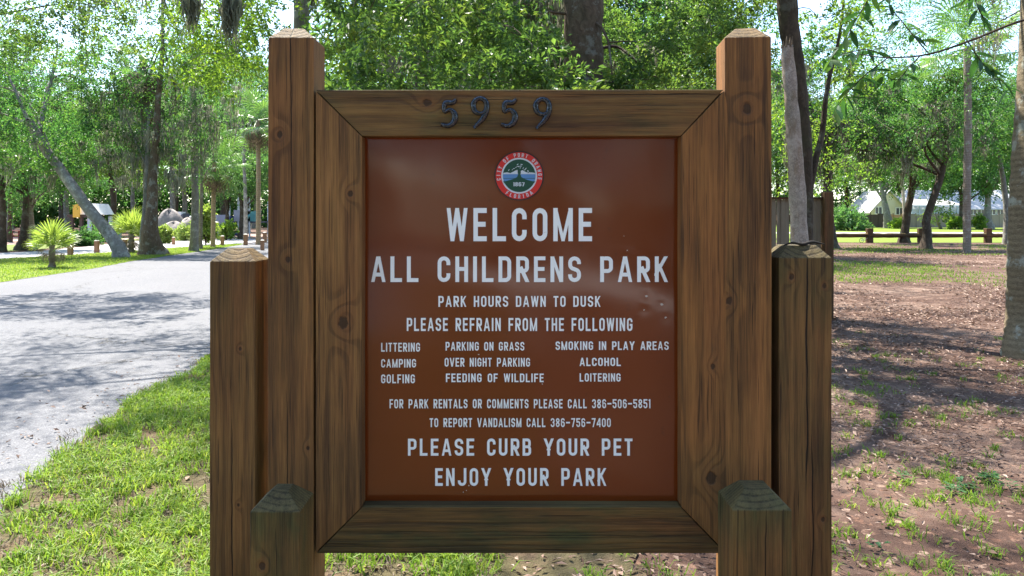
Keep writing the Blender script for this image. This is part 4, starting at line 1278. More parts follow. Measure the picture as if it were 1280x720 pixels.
main = smooth_path([P(1330,20,4.3), P(1280,25,4.35), P(1215,50,4.4), P(1160,68,4.5), P(1110,72,4.6), P(1075,68,4.7)], 20)
tube(mb, main, np.linspace(.009,.003,20), 6)
subs = [[(1160,66),(1130,30),(1112,5),(1105,-30)], [(1110,72),(1080,95),(1060,115),(1045,135)], [(1150,70),(1135,85),(1120,100),(1095,88)],
        [(1105,-30),(1085,0),(1070,25),(1052,55),(1038,75)], [(1210,52),(1225,75),(1240,90),(1262,110)], [(1240,40),(1225,15),(1215,-10),(1200,-30)], [(1110,72),(1085,62),(1060,66),(1030,72)]]
for k, s_ in enumerate(subs):
    pp = smooth_path([P(a_, b_, 4.4 + .1*k*.5) for a_, b_ in s_], 16)
    tube(mb, pp, np.linspace(.004,.0015,16), 5)
    main_pts = pp
    for j in range(2, 16):
        for _ in range(1 if j % 3 else 2):
            
            o = bpy.data.objects.new("leaf", [leafm, leafm3, leafm, leafm2, leafm3][rb.integers(5)]); COL.objects.link(o); o.parent = TB
            az = rb.uniform(0, 6.28); el = rb.uniform(-1.1, .1)
            m_ = Matrix.Rotation(az, 4, 'Z') @ Matrix.Rotation(-el, 4, 'Y') @ Matrix.Rotation(rb.uniform(-.8,.8), 4, 'X')
            q_ = Vector([float(a) for a in pp[j]]) - TB.location
            o.matrix_local = Matrix.Translation(q_) @ m_ @ Matrix.Scale(rb.uniform(.085,.15), 4)
mb.build("stem", M['bark_dark'], TB, smooth=True)

# ================================================================== MIDDLE DISTANCE, LEFT
def mid(label, trunk, r0, cc, cr, nc, per, L, lm, bm, seed, **kw):
    return make_tree("tree", label, trunk[0], trunk, r0, cc, cr, nc, per, L, lm, bm, seed, **kw)
mid("leaning grey tree with patchy bark slanting left over the roadside lawn", [G(152,322), P(146,306,30.4), P(128,282,30.4), P(104,252,30.4), P(76,212,30.4), P(58,188,30.4), P(35,150,30)], .25,
    P(48,135,31.3), (3.6,2.6,3.1), 120, 170, .13, 'leaf_mid', 'bark_grey', 101, clump_r=.8, flare=.35, r1=.17, moss=12, moss_len=1.2, moss_w=.03)
mid("big mossy oak with a flared base near the far road edge", [G(191,318.5), P(188,290,32.3), P(190,260,32.3), P(191,220,32.3), P(195,170,32.3), P(198,120,32.3), P(203,60,32), P(203,0,33)], .28,
    P(195,120,33.6), (2.9,2.4,4.0), 90, 120, .11, 'leaf_mid', 'bark_oak', 102, clump_r=.7, flare=.75, moss=46, moss_len=1.5, moss_w=.026, r1=.05, moss_per=20,
    moss_at=[PX(px_, 205 + 20*math.sin(px_), 31.8, 1.2) for px_ in (130,142,153,167,210,222,230)])
mid("slim pale trunk touching the left side of the big mossy oak", [G(178,318), P(179,290,32.6), P(182,250,32.6), P(184,190,32.8), P(186,140,33)], .15,
    P(182,150,33), (1.6,1.6,2.4), 26, 90, .12, 'leaf_mid', 'bark_grey', 103, flare=.3, moss=14, moss_w=.03)
T = palm("tall palm with a drooping brown crown against the sky on the left", [G(184,316.5), P(185,250,34), P(182,160,34), P(179,72,34)], .22, .17, 'bark_palm', 5, 22, 104, 1.25, -.9, .6)
mid("upright trunk wrapped in moss between the oak and the small palm crown", [G(242,314), P(243,290,36), P(244,250,36), P(243,190,36), P(242,120,36), P(240,60,36)], .19,
    P(238,120,36), (2.3,2.4,3.8), 60, 110, .12, 'leaf_far', 'bark_grey', 105, flare=.3, moss=34, moss_len=1.6, moss_w=.028, r1=.12, moss_per=20)
mid("thin reddish trunk just behind the moss-wrapped one", [G(250,311.5), P(251,280,38.5), P(252,220,38.5), P(250,150,38.5)], .11,
    P(250,150,38.5), (1.5,1.5,2.4), 24, 90, .13, 'leaf_mid', 'bark_palm', 106, flare=.2)
palm("cabbage palm with a smooth tan trunk and a low bushy crown", [G(266,309), P(266.5,280,41), P(267,240,41), P(268,203,41)], .115, .115, 'bark_palm_tan', 20, 12, 107, 1.05, -1.0, 1.3)
mid("slim bluish-grey trunk beyond the short left post", [G(307,301), P(307,260,52), P(305,200,52), P(303,130,52)], .16,
    P(303,110,52), (3.2,3.0,3.6), 50, 110, .2, 'leaf_far', 'bark_grey', 108, flare=.1)
palm("tall pinkish palm trunk close to the left edge of the tall post", [G(323,306), P(323,270,44.7), P(323,200,44.7), P(322,150,44.7)], .14, .12, 'bark_palm_tan', 16, 8, 109, 1.2, -1.0, 1.2)
mid("dark trunk at the left edge of the photo", [G(1,314.5), P(3,290,35.7), P(3,240,35.7), P(0,180,35.7)], .2,
    P(-8,170,35.7), (2.6,2.6,3), 60, 140, .13, 'leaf_mid', 'bark_dark', 110, flare=.3)
mid("shaded tree with a wide foot near the left edge", [G(27,313), P(30,296,37), P(32,270,37), P(33,230,37), P(30,190,37)], .22,
    P(26,205,37.4), (2.6,2.6,2.2), 80, 150, .13, 'leaf_mid', 'bark_dark', 111, flare=.45)
mid("second shaded tree close beside the wide-footed one", [G(41,312.4), P(40,290,37.8), P(38,260,37.8), P(39,200,37.8)], .19,
    P(75,195,38), (2.3,2.3,2.0), 70, 150, .13, 'leaf_mid', 'bark_palm', 112, flare=.2)
mid("thin dark tree farther back beyond the left lawn", [G(11,303), P(12,280,49), P(12,240,49)], .18, P(10,220,49), (2.6,2.5,2), 40, 100, .18, 'leaf_far', 'bark_dark', 113, flare=.2)
mid("dark slender tree by the playground with a small crown", [G(283,299), P(284,280,56), P(284,250,56)], .2, P(283,215,56), (2.8,2.5,2.3), 50, 110, .18, 'leaf_far', 'bark_dark', 114, flare=.2)
mid("dark tree directly left of the slim bluish trunk", [G(301,299), P(302,280,56), P(302,250,56)], .24, P(312,215,57), (2.8,2.5,2.2), 50, 110, .18, 'leaf_far', 'bark_dark', 115, flare=.2)

def young_palm(label, px_, py_, Y, h, r, seed, n=17, sc=1.0, mesh=None):
    g_ = G(px_, py_); T = thing("young_palm", g_, label, "palm")
    mb = MB(); zz = np.linspace(0, h, 16)
    tube(mb, np.stack([np.full(16, g_[0]), np.full(16, g_[1]), zz], 1), r*(1+.18*np.sin(zz*28)+.35*np.exp(-zz/.15)) , 10, rng=np.random.default_rng(seed))
    mb.build("trunk", M['bark_palm'], T, smooth=True)
    fronds(T, mesh or fm_young, (g_[0], g_[1], h), n, seed, .05, 1.45, (.85*sc, 1.2*sc))
    fronds(T, fm_dead, (g_[0], g_[1], h*.92), 5, seed+3, -1.1, -.3, (.35*sc, .5*sc), "dead_frond")
    return T
young_palm("young fan palm with pale spiky fronds standing alone on the roadside lawn", 65, 335, 24, .72, .085, 121, sc=.98)
young_palm("yellowish young palm between the leaning tree and the mossy oak", 164, 315.5, 35, .85, .13, 122, n=15, sc=1.35)

def shrub(label, px_, py_, rx, rz, L, lm, seed, n=30, per=120, name="shrub", cat="shrub"):
    g_ = G(px_, py_); rng = np.random.default_rng(seed); T = thing(name, g_, label, cat)
    th_ = rng.uniform(0, 6.28, n); ph_ = rng.uniform(0, 1.45, n); rr = rng.uniform(.5, 1, n)
    C = np.stack([g_[0] + np.cos(th_)*np.cos(ph_)*rx*rr*.8, g_[1] + np.sin(th_)*np.cos(ph_)*rx*rr*.8, rz*(.12 + .75*np.sin(ph_)*rr)], 1)
    mb = MB(); clump_leaves(mb, rng, C, np.full(n, rx*.34), per, L, .1, 0.0, .9)
    mb.build("foliage", M[lm], T)
    mb = MB()
    for k in range(7):
        c_ = C[k]; tube(mb, [[g_[0], g_[1], 0], [(g_[0]+c_[0])/2, (g_[1]+c_[1])/2, c_[2]*.6], c_], [.03, .02, .008], 5)
    mb.build("stems", M['bark_dark'], T)
shrub("round dark green shrub behind the first two bollards", 100, 307.5, 1.1, .85, .16, 'leaf_big', 131)
shrub("lime green shrub right of the mossy oak's foot", 206, 304.5, .75, 1.1, .14, 'frond_lime', 132)
shrub("tall lime green clump of leafy stems left of the cabbage palm", 257, 306, .75, 2.6, .32, 'frond_lime', 133, 24, 60)
shrub("pale green low shrub between mossy trunk and boulders", 232, 301, 1.0, 1.3, .2, 'frond_lime', 134, 20, 60)
shrub("small orange-green shrub right of the cabbage palm", 283, 300.5, .9, 1.5, .2, 'leaf_yellow', 135, 22, 70)
shrub("loose lime shrub just left of the mossy oak's trunk", 183, 305, .6, 1.2, .15, 'frond_lime', 136, 18, 60)
shrub("grey-green low shrubs behind the leaning tree", 128, 302.5, 1.6, 1.3, .2, 'leaf_far', 137, 24, 70)

# bollards
t = NT("bollard wood"); x, y, z = t.sep(t.obj())
c = t.mix(t.noise(t.comb(x*30, y*30, z*3), 1.0, 4), (0.20,0.10,0.055), (0.36,0.20,0.12))
m_bol = t.done(t.bsdf(c, .8, .2)); m_bolt = plain("bollard cap", (.62,.58,.52), .7)
mb = MB(); mb.box((0,0,.27), (.17,.17,.54)); bol_me = mb.mesh("bollard body", m_bol)
mb = MB(); mb.add([[-.085,-.085,.54],[.085,-.085,.54],[.085,.085,.54],[-.085,.085,.54],[-.05,-.05,.58],[.05,-.05,.58],[.05,.05,.58],[-.05,.05,.58]], [(0,1,5,4),(1,2,6,5),(2,3,7,6),(3,0,4,7),(4,5,6,7)])
cap_me = mb.mesh("bollard cap", m_bolt)
for i, (px_, py_, sc_, lab) in enumerate([(88,319.4,1,"first and nearest brown bollard right of the lone young palm"),(121,316,1,"brown bollard between the round shrub and the leaning trunk"),(156,314.5,1.05,"brown bollard right behind the leaning trunk"),
        (217,306,.8,"small dark bollard right of the mossy oak"),(278,307,1.0,"slim bollard right of the tan palm trunk"),(307,306.5,1.15,"pale bollard in front of the bluish-grey trunk"),
        (331,303.5,1.2,"bollard half hidden by the left tall post"),(328,313,.9,"dark topped bollard just above the short left post")]):
    T = thing("bollard", G(px_, py_), lab, "bollard", "wooden bollards along the parking strip"); T.scale = (sc_,)*3
    for nm, me in (("post", bol_me), ("cap", cap_me)):
        o = bpy.data.objects.new(nm, me); COL.objects.link(o); o.parent = T

# ================================================================== MIDDLE DISTANCE, RIGHT
mid("dark mossy tree leaning slightly right at the log fence", [G(1130,303.5), P(1131,290,48.3), P(1135,262,48.3), P(1140,235,48.3), P(1146,190,48.3)], .24,
    P(1118,165,47), (4.4,4.0,3.6), 120, 170, .15, 'leaf_mid', 'bark_dark', 201, clump_r=1.0, flare=.6, r1=.2, moss=30, moss_len=1.6, moss_w=.04)
mid("dark crooked tree bending right between the log fence and the slim palm", [G(1157,311.5), P(1159,292,38.5), P(1158,275,38.5), P(1166,250,38.5), P(1177,215,38.5), P(1182,180,38.5), P(1178,120,38.5)], .2,
    P(1165,135,38), (3.8,3.4,3.2), 110, 170, .15, 'leaf_mid', 'bark_dark', 202, clump_r=.9, flare=.5, r1=.15, moss=34, moss_len=1.5, moss_w=.035)
palm("slim grey palm trunk with a bulge low down on the right", [G(1208.5,316.5), P(1209,296,34.2), P(1208.5,270,34.2), P(1209,220,34.2), P(1210,160,34.2), P(1209,60,34.2)], .17, .155, 'bark_palm', 16, 0, 203, 1.5, -.9, 1.3, flare=-.05, rings=True)
mid("thin smooth trunk curving up beside the thick edge palm", [G(1259,305), P(1259,285,46), P(1258,260,46), P(1254,225,46), P(1246,180,46), P(1238,140,46)], .24,
    P(1240,135,44.5), (4.0,3.6,3.4), 110, 160, .17, 'leaf_mid', 'bark_grey', 204, clump_r=1.0, flare=.1, r1=.07)
mid("tree with a knobbly root just right of the board fence post", [G(1036,310.5), P(1036,290,39.5), P(1034,250,39.5), P(1036,200,39.5), P(1030,140,39.5)], .34,
    P(1035,120,40), (3.6,3.4,3.8), 110, 170, .16, 'leaf_mid', 'bark_dark', 205, clump_r=.9, flare=.5, moss=50, moss_len=2.4, moss_w=.04)
mid("sturdy grey oak in the sunny far lawn before the tan fence part", [G(1111,285), P(1109,270,116), P(1105,250,116), P(1100,225,116)], .62,
    P(1095,170,116), (8,7,7), 90, 170, .42, 'leaf_far', 'bark_grey', 206, clump_r=2.2, flare=.35)
mid("slender white trunk standing at the far footpath", [G(1133,292.3), P(1131,270,75), P(1129,240,75), P(1128,190,75)], .22,
    P(1128,150,75), (4,4,4), 50, 130, .3, 'leaf_far', 'bark_pale', 207, clump_r=1.5, flare=.05)
mid("dark narrow tree just left of the slim palm by the far fence", [G(1202,286.5), P(1202,270,104), P(1201,240,104)], .42,
    P(1200,205,104), (6,6,4.6), 70, 160, .4, 'leaf_mid', 'bark_dark', 208, clump_r=2.0, flare=.3)
mid("wide-footed oak on the far lawn right of the slim palm", [G(1234,286.5), P(1234,272,104), P(1235,250,104), P(1236,225,104)], .55,
    P(1225,190,104), (7.5,7,6), 90, 170, .4, 'leaf_far', 'bark_grey', 209, clump_r=2.1, flare=.7)
mid("small leaning stems before the grey fence panels", [G(1176,286.5), P(1172,277,104), P(1169,268,104)], .2,
    P(1172,266,104), (1.6,1.6,1.2), 14, 60, .3, 'leaf_yellow', 'bark_palm', 210, flare=.2)
shrub("wide leafy green shrub on the far lawn right of the board fence", 1060, 288.5, 2.8, 3.0, .35, 'leaf_far', 211, 60, 90)
shrub("low dark shrub at the left end of the far lawn", 1047, 288, 1.6, 2.6, .3, 'leaf_mid', 212, 30, 80)
shrub("yellow-green bush at the far fence left of the slim palm", 1194, 287, 1.0, 2.0, .35, 'leaf_yellow', 213, 26, 60)
shrub("bright bush left of the wide-footed oak", 1224, 287, 1.2, 2.2, .35, 'leaf_yellow', 214, 26, 60)
shrub("green bush beside the sturdy grey oak", 1122, 286, 1.4, 1.6, .3, 'leaf_yellow', 215, 26, 60)

# log fence ----------------------------------------------------------------
m_log = wood("dark fence timber", 'x', 3.0, light=(0.070,0.045,0.030), dark=(0.020,0.014,0.010), green=.3, freq=12)
TF = thing("log_fence", G(1087,303), "low dark log fence running across between the trees on the right", "fence")
px_ = [1022,1087,1151.5,1235,1259,1322]
for a_, b_ in zip(px_[:-1], px_[1:]):
    A = G(a_, 303.6); B_ = G(b_, 303.6)
    mb = MB(); tube(mb, np.linspace(A + [0.1,.0,.47], B_ + [-0.1,.0,.47 + .01], 9), np.full(9, .145)*rc.uniform(.92,1.08,9), 9, rng=rc)
    mb.build("rail", m_log, TF, smooth=True)
for a_ in px_:
    A = G(a_, 303.6); mb = MB(); mb.box(A + [0, .02, .43], (.36,.34,.98), rz=rc.uniform(-.1,.1)); mb.build("post", m_log, TF, bevel=.02)

# kids bicycle leaning at the log fence
TBk = thing("bicycle", G(1079,303.4) + [0,-.35,0], "small pale bicycle leaning against the log fence left of its post", "bicycle")
bc = G(1079,303.4) + [0,-.35,0]
m_rub = plain("tyre rubber", (.03,.03,.03), .8); m_wh = plain("white frame", (.75,.75,.74), .4); m_st = plain("steel", (.5,.5,.5), .35)
for dx in (-.27,.27):
    a_ = np.linspace(0, 2*math.pi, 21); c_ = bc + [dx, 0, .15]
    ring_ = np.stack([c_[0]+.135*np.cos(a_), np.full(21, c_[1]), c_[2]+.135*np.sin(a_)], 1)
    mb = MB(); tube(mb, ring_, np.full(21, .014), 6, cap=False); wo_ = mb.build("wheel", m_rub, TBk, smooth=True)
    mb = MB()
    for k in range(4):
        e = .13*np.array([math.cos(k*.785), 0, math.sin(k*.785)]); tube(mb, [c_-e, c_+e], [.003,.003], 4)
    mb.build("spokes", m_st, wo_)
mb = MB()
for a_, b_ in [((-.27,.15),(-.10,.42)),((-.10,.42),(.18,.42)),((.18,.44),(.27,.15)),((-.05,.17),(.18,.40)),((-.05,.17),(-.27,.15)),((-.05,.17),(-.11,.46))]:
    tube(mb, [bc + [a_[0],0,a_[1]], bc + [b_[0],0,b_[1]]], [.014,.014], 6)
mb.build("frame", m_wh, TBk)
mb = MB(); mb.box(bc + [-.12,0,.49], (.17,.09,.04)); mb.build("saddle", m_rub, TBk, bevel=.01)
mb = MB(); tube(mb, [bc + [.17,-.2,.54], bc + [.16,0,.50], bc + [.17,.2,.54]], [.011]*3, 6); mb.build("handlebar", m_rub, TBk)

# board fence close behind the sign -------------------------------------------
t = NT("weathered fence board"); x, y, z = t.sep(t.pos())
n_ = t.noise(t.comb(x*70, y*70, z*2.5), 1.0, 5, .65); n2 = t.noise(t.comb(x*3, y*3, z*1.2), 1.0, 4)
oi = t.node("ShaderNodeObjectInfo"); rnd = X(t, oi.outputs["Random"])
c = t.mix(n_, (0.15,0.12,0.09), (0.38,0.32,0.25)); c = t.mix(rnd * .5, c, (0.22,0.17,0.12)); c = t.mix(t.smooth(n2, .5, .8)*.5, c, (.07,.065,.045))
m_brd = t.done(t.bsdf(c, .85, .15, t.bump(n_, .6, .004)))
TBf = thing("board_fence", (3.0, 12, 0), "tall weathered fence of upright boards ending in a thick dark post", "fence")
mbb = MB(); mbb.box((0,0,.93), (.064,.02,1.86)); brd_me = mbb.mesh("fence board", m_brd)
for k in range(54):
    o = bpy.data.objects.new("board", brd_me); COL.objects.link(o); o.parent = TBf
    o.location = (4.84 - k*.070 - 3.0, 0.012*(k % 2), .03 + .01*math.sin(k*3.7)); o.rotation_euler = (0, .006*math.sin(k*2.3), .05*math.sin(k*5.1))
for zz in (.35,1.0,1.6):
    mb = MB(); mb.box((3.0,12.09,zz), (3.8,.04,.09)); mb.build("rail", m_brd, TBf)
mb = MB(); mb.box((3.0,12.02,1.905), (3.78,.14,.035)); mb.build("cap_rail", m_log, TBf)
mb = MB(); mb.box((4.965,11.97,.98), (.15,.15,2.05)); mb.build("post", wood("dark fence post", 'z', 7.0, light=(.10,.065,.04), dark=(.02,.014,.01), green=.4), TBf, bevel=.012)

# far fence of panels ------------------------------------------------------------
FY = 121.0
fm = {}
for nm, a_, b_ in (("dark", (.055,.042,.036), (.10,.078,.066)), ("tan", (.30,.17,.09), (.44,.27,.16)), ("grey", (.17,.145,.125), (.27,.235,.21))):
    t = NT("far fence " + nm); x, y, z = t.sep(t.pos())
    st = t.m_('SINE', x * (6.283/.3)); n_ = t.noise(t.comb(x*4, y, z*.5), 1.0, 4)
    fm[nm] = t.done(t.bsdf(t.mix((n_*.7 + st*.12 + .15).clamp(), a_, b_), .85, .1))
TFF = thing("panel_fence", (62, FY, 0), "long far board fence in brown, tan and grey sections before the house", "fence")
for k in range(40):
    px_ = 1060 + k*9.45
    A = P(px_, 280, FY); B_ = P(px_+9.45, 280, FY)
    kind_ = "dark" if px_ < 1102 else ("tan" if px_ < 1127 else "grey")
    hh = 2.15 + .1*math.sin(k*1.9)
    mb = MB(); mb.box(((A[0]+B_[0])/2, FY + .02*(k % 3), hh/2), (B_[0]-A[0]-.06, .06, hh)); mb.build("panel", fm[kind_], TFF)
    mb = MB(); mb.box((A[0], FY+.1, 1.15), (.12,.12,2.3)); mb.build("post", fm["dark"], TFF)

# house behind the far fence --------------------------------------------------------
m_cream = plain("cream stucco", (.62,.56,.40), .9, .2, .08, 1); m_roofw = plain("pale shingle roof", (.40,.39,.385), .8, .2, .12, 3)
m_glass = plain("dark window glass", (.05,.06,.075), .15, .6); m_trim = plain("white trim", (.78,.78,.76), .6); m_screen = plain("blue-grey screen frame", (.34,.42,.52), .5)
TH = thing("house", P(1105, 280, 132) * [1,1,0], "cream house with a pale gable roof showing above the tan fence", "house")
def gable(T, px0, px1, Y, eave, ridge, depth, wall, roof, front=True):
    a = P(px0, 0, Y)[0]; b = P(px1, 0, Y)[0]; m_ = (a+b)/2
    mb = MB(); mb.add([[a,Y,0],[b,Y,0],[b,Y,eave],[m_,Y,ridge],[a,Y,eave],[a,Y+depth,0],[b,Y+depth,0],[b,Y+depth,eave],[m_,Y+depth,ridge],[a,Y+depth,eave]],
        [(0,1,2,3,4),(5,9,8,7,6),(0,4,9,5),(1,6,7,2)]); mb.build("wall", wall, T)
    o_ = .5; th = .18; sl = (ridge-eave)/(m_-a)
    for s_, e in ((-1, a-o_), (1, b+o_)):
        ez = eave - sl*o_
        mb = MB(); mb.add([[e,Y-o_,ez],[m_,Y-o_,ridge+.02],[m_,Y+depth+o_,ridge+.02],[e,Y+depth+o_,ez],[e,Y-o_,ez+th],[m_,Y-o_,ridge+th+.02],[m_,Y+depth+o_,ridge+th+.02],[e,Y+depth+o_,ez+th]],
            [(0,1,2,3),(7,6,5,4),(0,4,5,1),(2,6,7,3),(0,3,7,4),(1,5,6,2)]); mb.build("roof", roof, T)
    return a, b
def window(T, px, py, w_, h_, Y, mat=None):
    c_ = P(px, py, Y); mb = MB()
    for q_ in ((0, h_/2), (0, -h_/2)): mb.box((c_[0], Y-.06, c_[2]+q_[1]), (w_+.2, .1, .1))
    for q_ in (-w_/2, 0, w_/2): mb.box((c_[0]+q_, Y-.06, c_[2]), (.1, .1, h_-.1))
    f_ = mb.build("window", m_trim, T); mb = MB(); mb.box((c_[0], Y-.03, c_[2]), (w_, .03, h_)); mb.build("pane", m_glass, f_)
gable(TH, 1089, 1133, 132, 2.9, 6.2, 9, m_cream, m_roofw)
window(TH, 1098, 263, 1.2, 1.2, 132); window(TH, 1124, 264, 1.2, 1.2, 132)
TH2 = thing("house", P(1200, 280, 128) * [1,1,0], "long low white-roofed house behind a blue-grey screened porch", "house")
a = P(1133,0,134)[0]; b = P(1292,0,134)[0]
mb = MB(); mb.box(((a+b)/2, 138, 1.55), (b-a, 8, 3.1)); mb.build("wall", plain("pale blue wall", (.50,.56,.64), .85, .2, .06, 1), TH2)
mb = MB(); mb.add([[a-.8,133.2,3.1],[b+.8,133.2,3.1],[b-2,138,6.6],[a+2,138,6.6],[a-.8,142.8,3.1],[b+.8,142.8,3.1],[a-.8,133.2,2.95],[b+.8,133.2,2.95],[a-.8,142.8,2.95],[b+.8,142.8,2.95]],
      [(0,1,2,3),(1,5,2),(5,4,3,2),(4,0,3),(6,7,1,0),(7,9,5,1),(9,8,4,5),(8,6,0,4),(6,8,9,7)]); mb.build("roof", m_roofw, TH2)
for p_ in (1216, 1226, 1240, 1250, 1268): window(TH2, p_, 264.5, 1.6, 1.1, 133.9)
TSc = thing("screened_porch", P(1165, 280, 126) * [1,1,0], "low screened pool porch with a blue-grey frame between the two trunks", "porch")
a = P(1140,0,126)[0]; b = P(1206,0,126)[0]
mb = MB(); t = NT("porch screen"); tr = t.node("ShaderNodeBsdfTransparent"); ms = t.node("ShaderNodeMixShader"); ms.inputs[0].default_value = .45
t.t.links.new(tr.outputs[0], ms.inputs[1]); t.t.links.new(t.bsdf((.45,.50,.56), .7), ms.inputs[2]); m_mesh = t.done(ms.outputs[0])
mb.box(((a+b)/2, 126.1, 1.8), (b-a, .02, 3.2)); mb.build("screen", m_mesh, TSc)
for k in range(8):
    xx = a + (b-a)*k/7; mb = MB(); mb.box((xx, 126, 1.75), (.14,.14,3.5)); mb.build("post", m_screen, TSc)
mb = MB(); mb.box(((a+b)/2, 125.9, 3.55), (b-a+.3, .2, .22)); mb.build("beam", m_screen, TSc)
mb = MB(); mb.box(((a+b)/2, 125.93, 2.3), (b-a, .1, .1)); mb.build("beam", m_screen, TSc)
mb = MB(); mb.add([[a,126,3.62],[b,126,3.62],[b-1,130,4.7],[a+1,130,4.7],[a,126,3.55],[b,126,3.55],[b-1,130,4.6],[a+1,130,4.6]], [(0,1,2,3),(7,6,5,4),(0,4,5,1),(1,5,6,2),(2,6,7,3),(3,7,4,0)]); mb.build("roof", m_roofw, TSc)

# ================================================================== PLAYGROUND, LEFT
t = NT("grey pink boulder"); n_ = t.noise(t.obj(), 1.3, 6, .65)
m_rock = t.done(t.bsdf(t.ramp(n_, [(.3,(.12,.11,.10)),(.55,(.25,.22,.205)),(.8,(.38,.31,.275))]), .85, .15, t.bump(n_, .8, .1)))
def boulder(label, px_, py_, Y, rx, rz, seed, mat=None):
    rng = np.random.default_rng(seed); T = thing("boulder", P(px_, 272, Y)*[1,1,0], label, "boulder", "boulders by the playground")
    mb = MB(); n1_, n2_ = 10, 14; V = []
    for i in range(n1_+1):
        ph = i/n1_*math.pi/2*1.1
        for j in range(n2_):
            th_ = j/n2_*6.283; q_ = 1 + .16*math.sin(th_*2+seed) + .1*math.sin(th_*5+ph*4+seed*2) + rng.uniform(-.05,.05)
            V.append([P(px_,0,Y)[0] + math.cos(th_)*math.sin(ph+.02)*rx*q_, Y + math.sin(th_)*math.sin(ph+.02)*rx*q_*.8, max(-.1, rz*math.cos(ph)*(1+.1*math.sin(th_*3+seed)))])
    mb.add(V, [(i*n2_+j, (i+1)*n2_+j, (i+1)*n2_+(j+1)%n2_, i*n2_+(j+1)%n2_) for i in range(n1_) for j in range(n2_)])
    mb.build("rock", mat or m_rock, T, smooth=True)
boulder("large rounded grey boulder right of the mossy oak", 218, 0, 54, 1.15, 1.25, 3)
boulder("pinkish boulder leaning above the grey one", 236, 0, 57, 1.0, 1.5, 5)
boulder("tall pinkish rock behind the grey boulder", 211, 0, 58, 1.2, 2.1, 8)
boulder("low grey rock left of the playground slide", 245, 0, 55, .8, .7, 12)

m_steel = plain("pale steel", (.55,.60,.66), .4); m_navy = plain("navy plastic", (.012,.022,.075), .35, .5); m_teal = plain("teal plastic", (.10,.30,.34), .4); m_lilac = plain("pale lilac plastic", (.32,.32,.40), .45)
TP = thing("play_tower", P(303,272,60)*[1,1,0], "playground climbing tower with a navy curved slide and pale posts", "playground")
for p_, hgt in ((287,3.1),(298,3.4),(312,3.2),(325,2.9)):
    c_ = P(p_,272,60); mb = MB(); tube(mb, [[c_[0],60,0],[c_[0],60,hgt]], [.07,.07], 8); mb.build("post", m_steel, TP, smooth=True)
    mb = MB(); tube(mb, [[c_[0],62,0],[c_[0],62,hgt]], [.07,.07], 8); mb.build("post", m_steel, TP, smooth=True)
a = P(287,0,60)[0]; b = P(325,0,60)[0]
mb = MB(); mb.box(((a+b)/2,61,1.25), (b-a,2.1,.12)); mb.build("deck", m_navy, TP)
mb = MB(); mb.box((a+1.0,59.95,1.75), (1.3,.06,.9)); mb.build("side_panel", m_lilac, TP)
mb = MB(); mb.box((b-.8,59.95,1.7), (1.1,.06,.8)); mb.build("side_panel", m_teal, TP)
pp = smooth_path([P(289,271,59.5), P(287,280,59.2), P(288,288,58.9), P(294,292,58.6), P(301,292,58.4), P(305,288,58.2)], 22)
mb = MB(); tube(mb, pp, np.full(22,.16), 8); mb.build("slide", m_navy, TP, smooth=True)
pp = smooth_path([P(313,268,59.6), P(308,274,59.4), P(304,283,59.2), P(309,291,59)], 18)
mb = MB(); tube(mb, pp, np.full(18,.09), 8); mb.build("curved_bar", m_teal, TP, smooth=True)
TPS = thing("swing_frame", P(262,272,62)*[1,1,0], "pale blue overhead beam on posts left of the play tower", "playground")
mb = MB(); tube(mb, [P(236,271.5,62), P(288,272.5,62)], [.09,.09], 8); mb.build("top_bar", m_teal, TPS)
for p_ in (237,262,287):
    c_ = P(p_,272,62); mb = MB(); tube(mb, [[c_[0],62,0],[c_[0],62,1.62]], [.07,.07], 8); mb.build("post", m_steel, TPS)
TPm = thing("activity_board", P(277,272,61)*[1,1,0], "pale lilac play panel behind the tan palm trunk", "playground")
mb = MB(); mb.box(P(277,281,61), (1.3,.1,1.6)); mb.build("panel", m_lilac, TPm)
mb = MB(); mb.box(P(277,290,61), (.2,.1,1.0)); mb.build("post", m_steel, TPm)
TK = thing("kiosk", P(216,272,60)*[1,1,0], "small white box kiosk with a dark sloped canopy above the boulders", "kiosk")
mb = MB(); mb.box(P(219,275,60)+[0,0,0], (1.3,.8,1.3)); mb.build("body", m_trim, TK)
mb = MB(); mb.box(P(219,285,60), (.25,.25,1.9)); mb.build("post", m_steel, TK)
mb = MB(); c_ = P(213,281,59.5); mb.add([c_+[-1.2,0,-.9], c_+[1.0,0,.9], c_+[1.0,1.2,.9], c_+[-1.2,1.2,-.9], c_+[-1.2,0,-1.05], c_+[1.0,0,.6], c_+[1.0,1.2,.6], c_+[-1.2,1.2,-1.05]], [(0,1,2,3),(7,6,5,4),(0,4,5,1),(2,6,7,3),(0,3,7,4),(1,5,6,2)]); mb.build("canopy", plain("grey canvas", (.10,.11,.14), .8), TK)
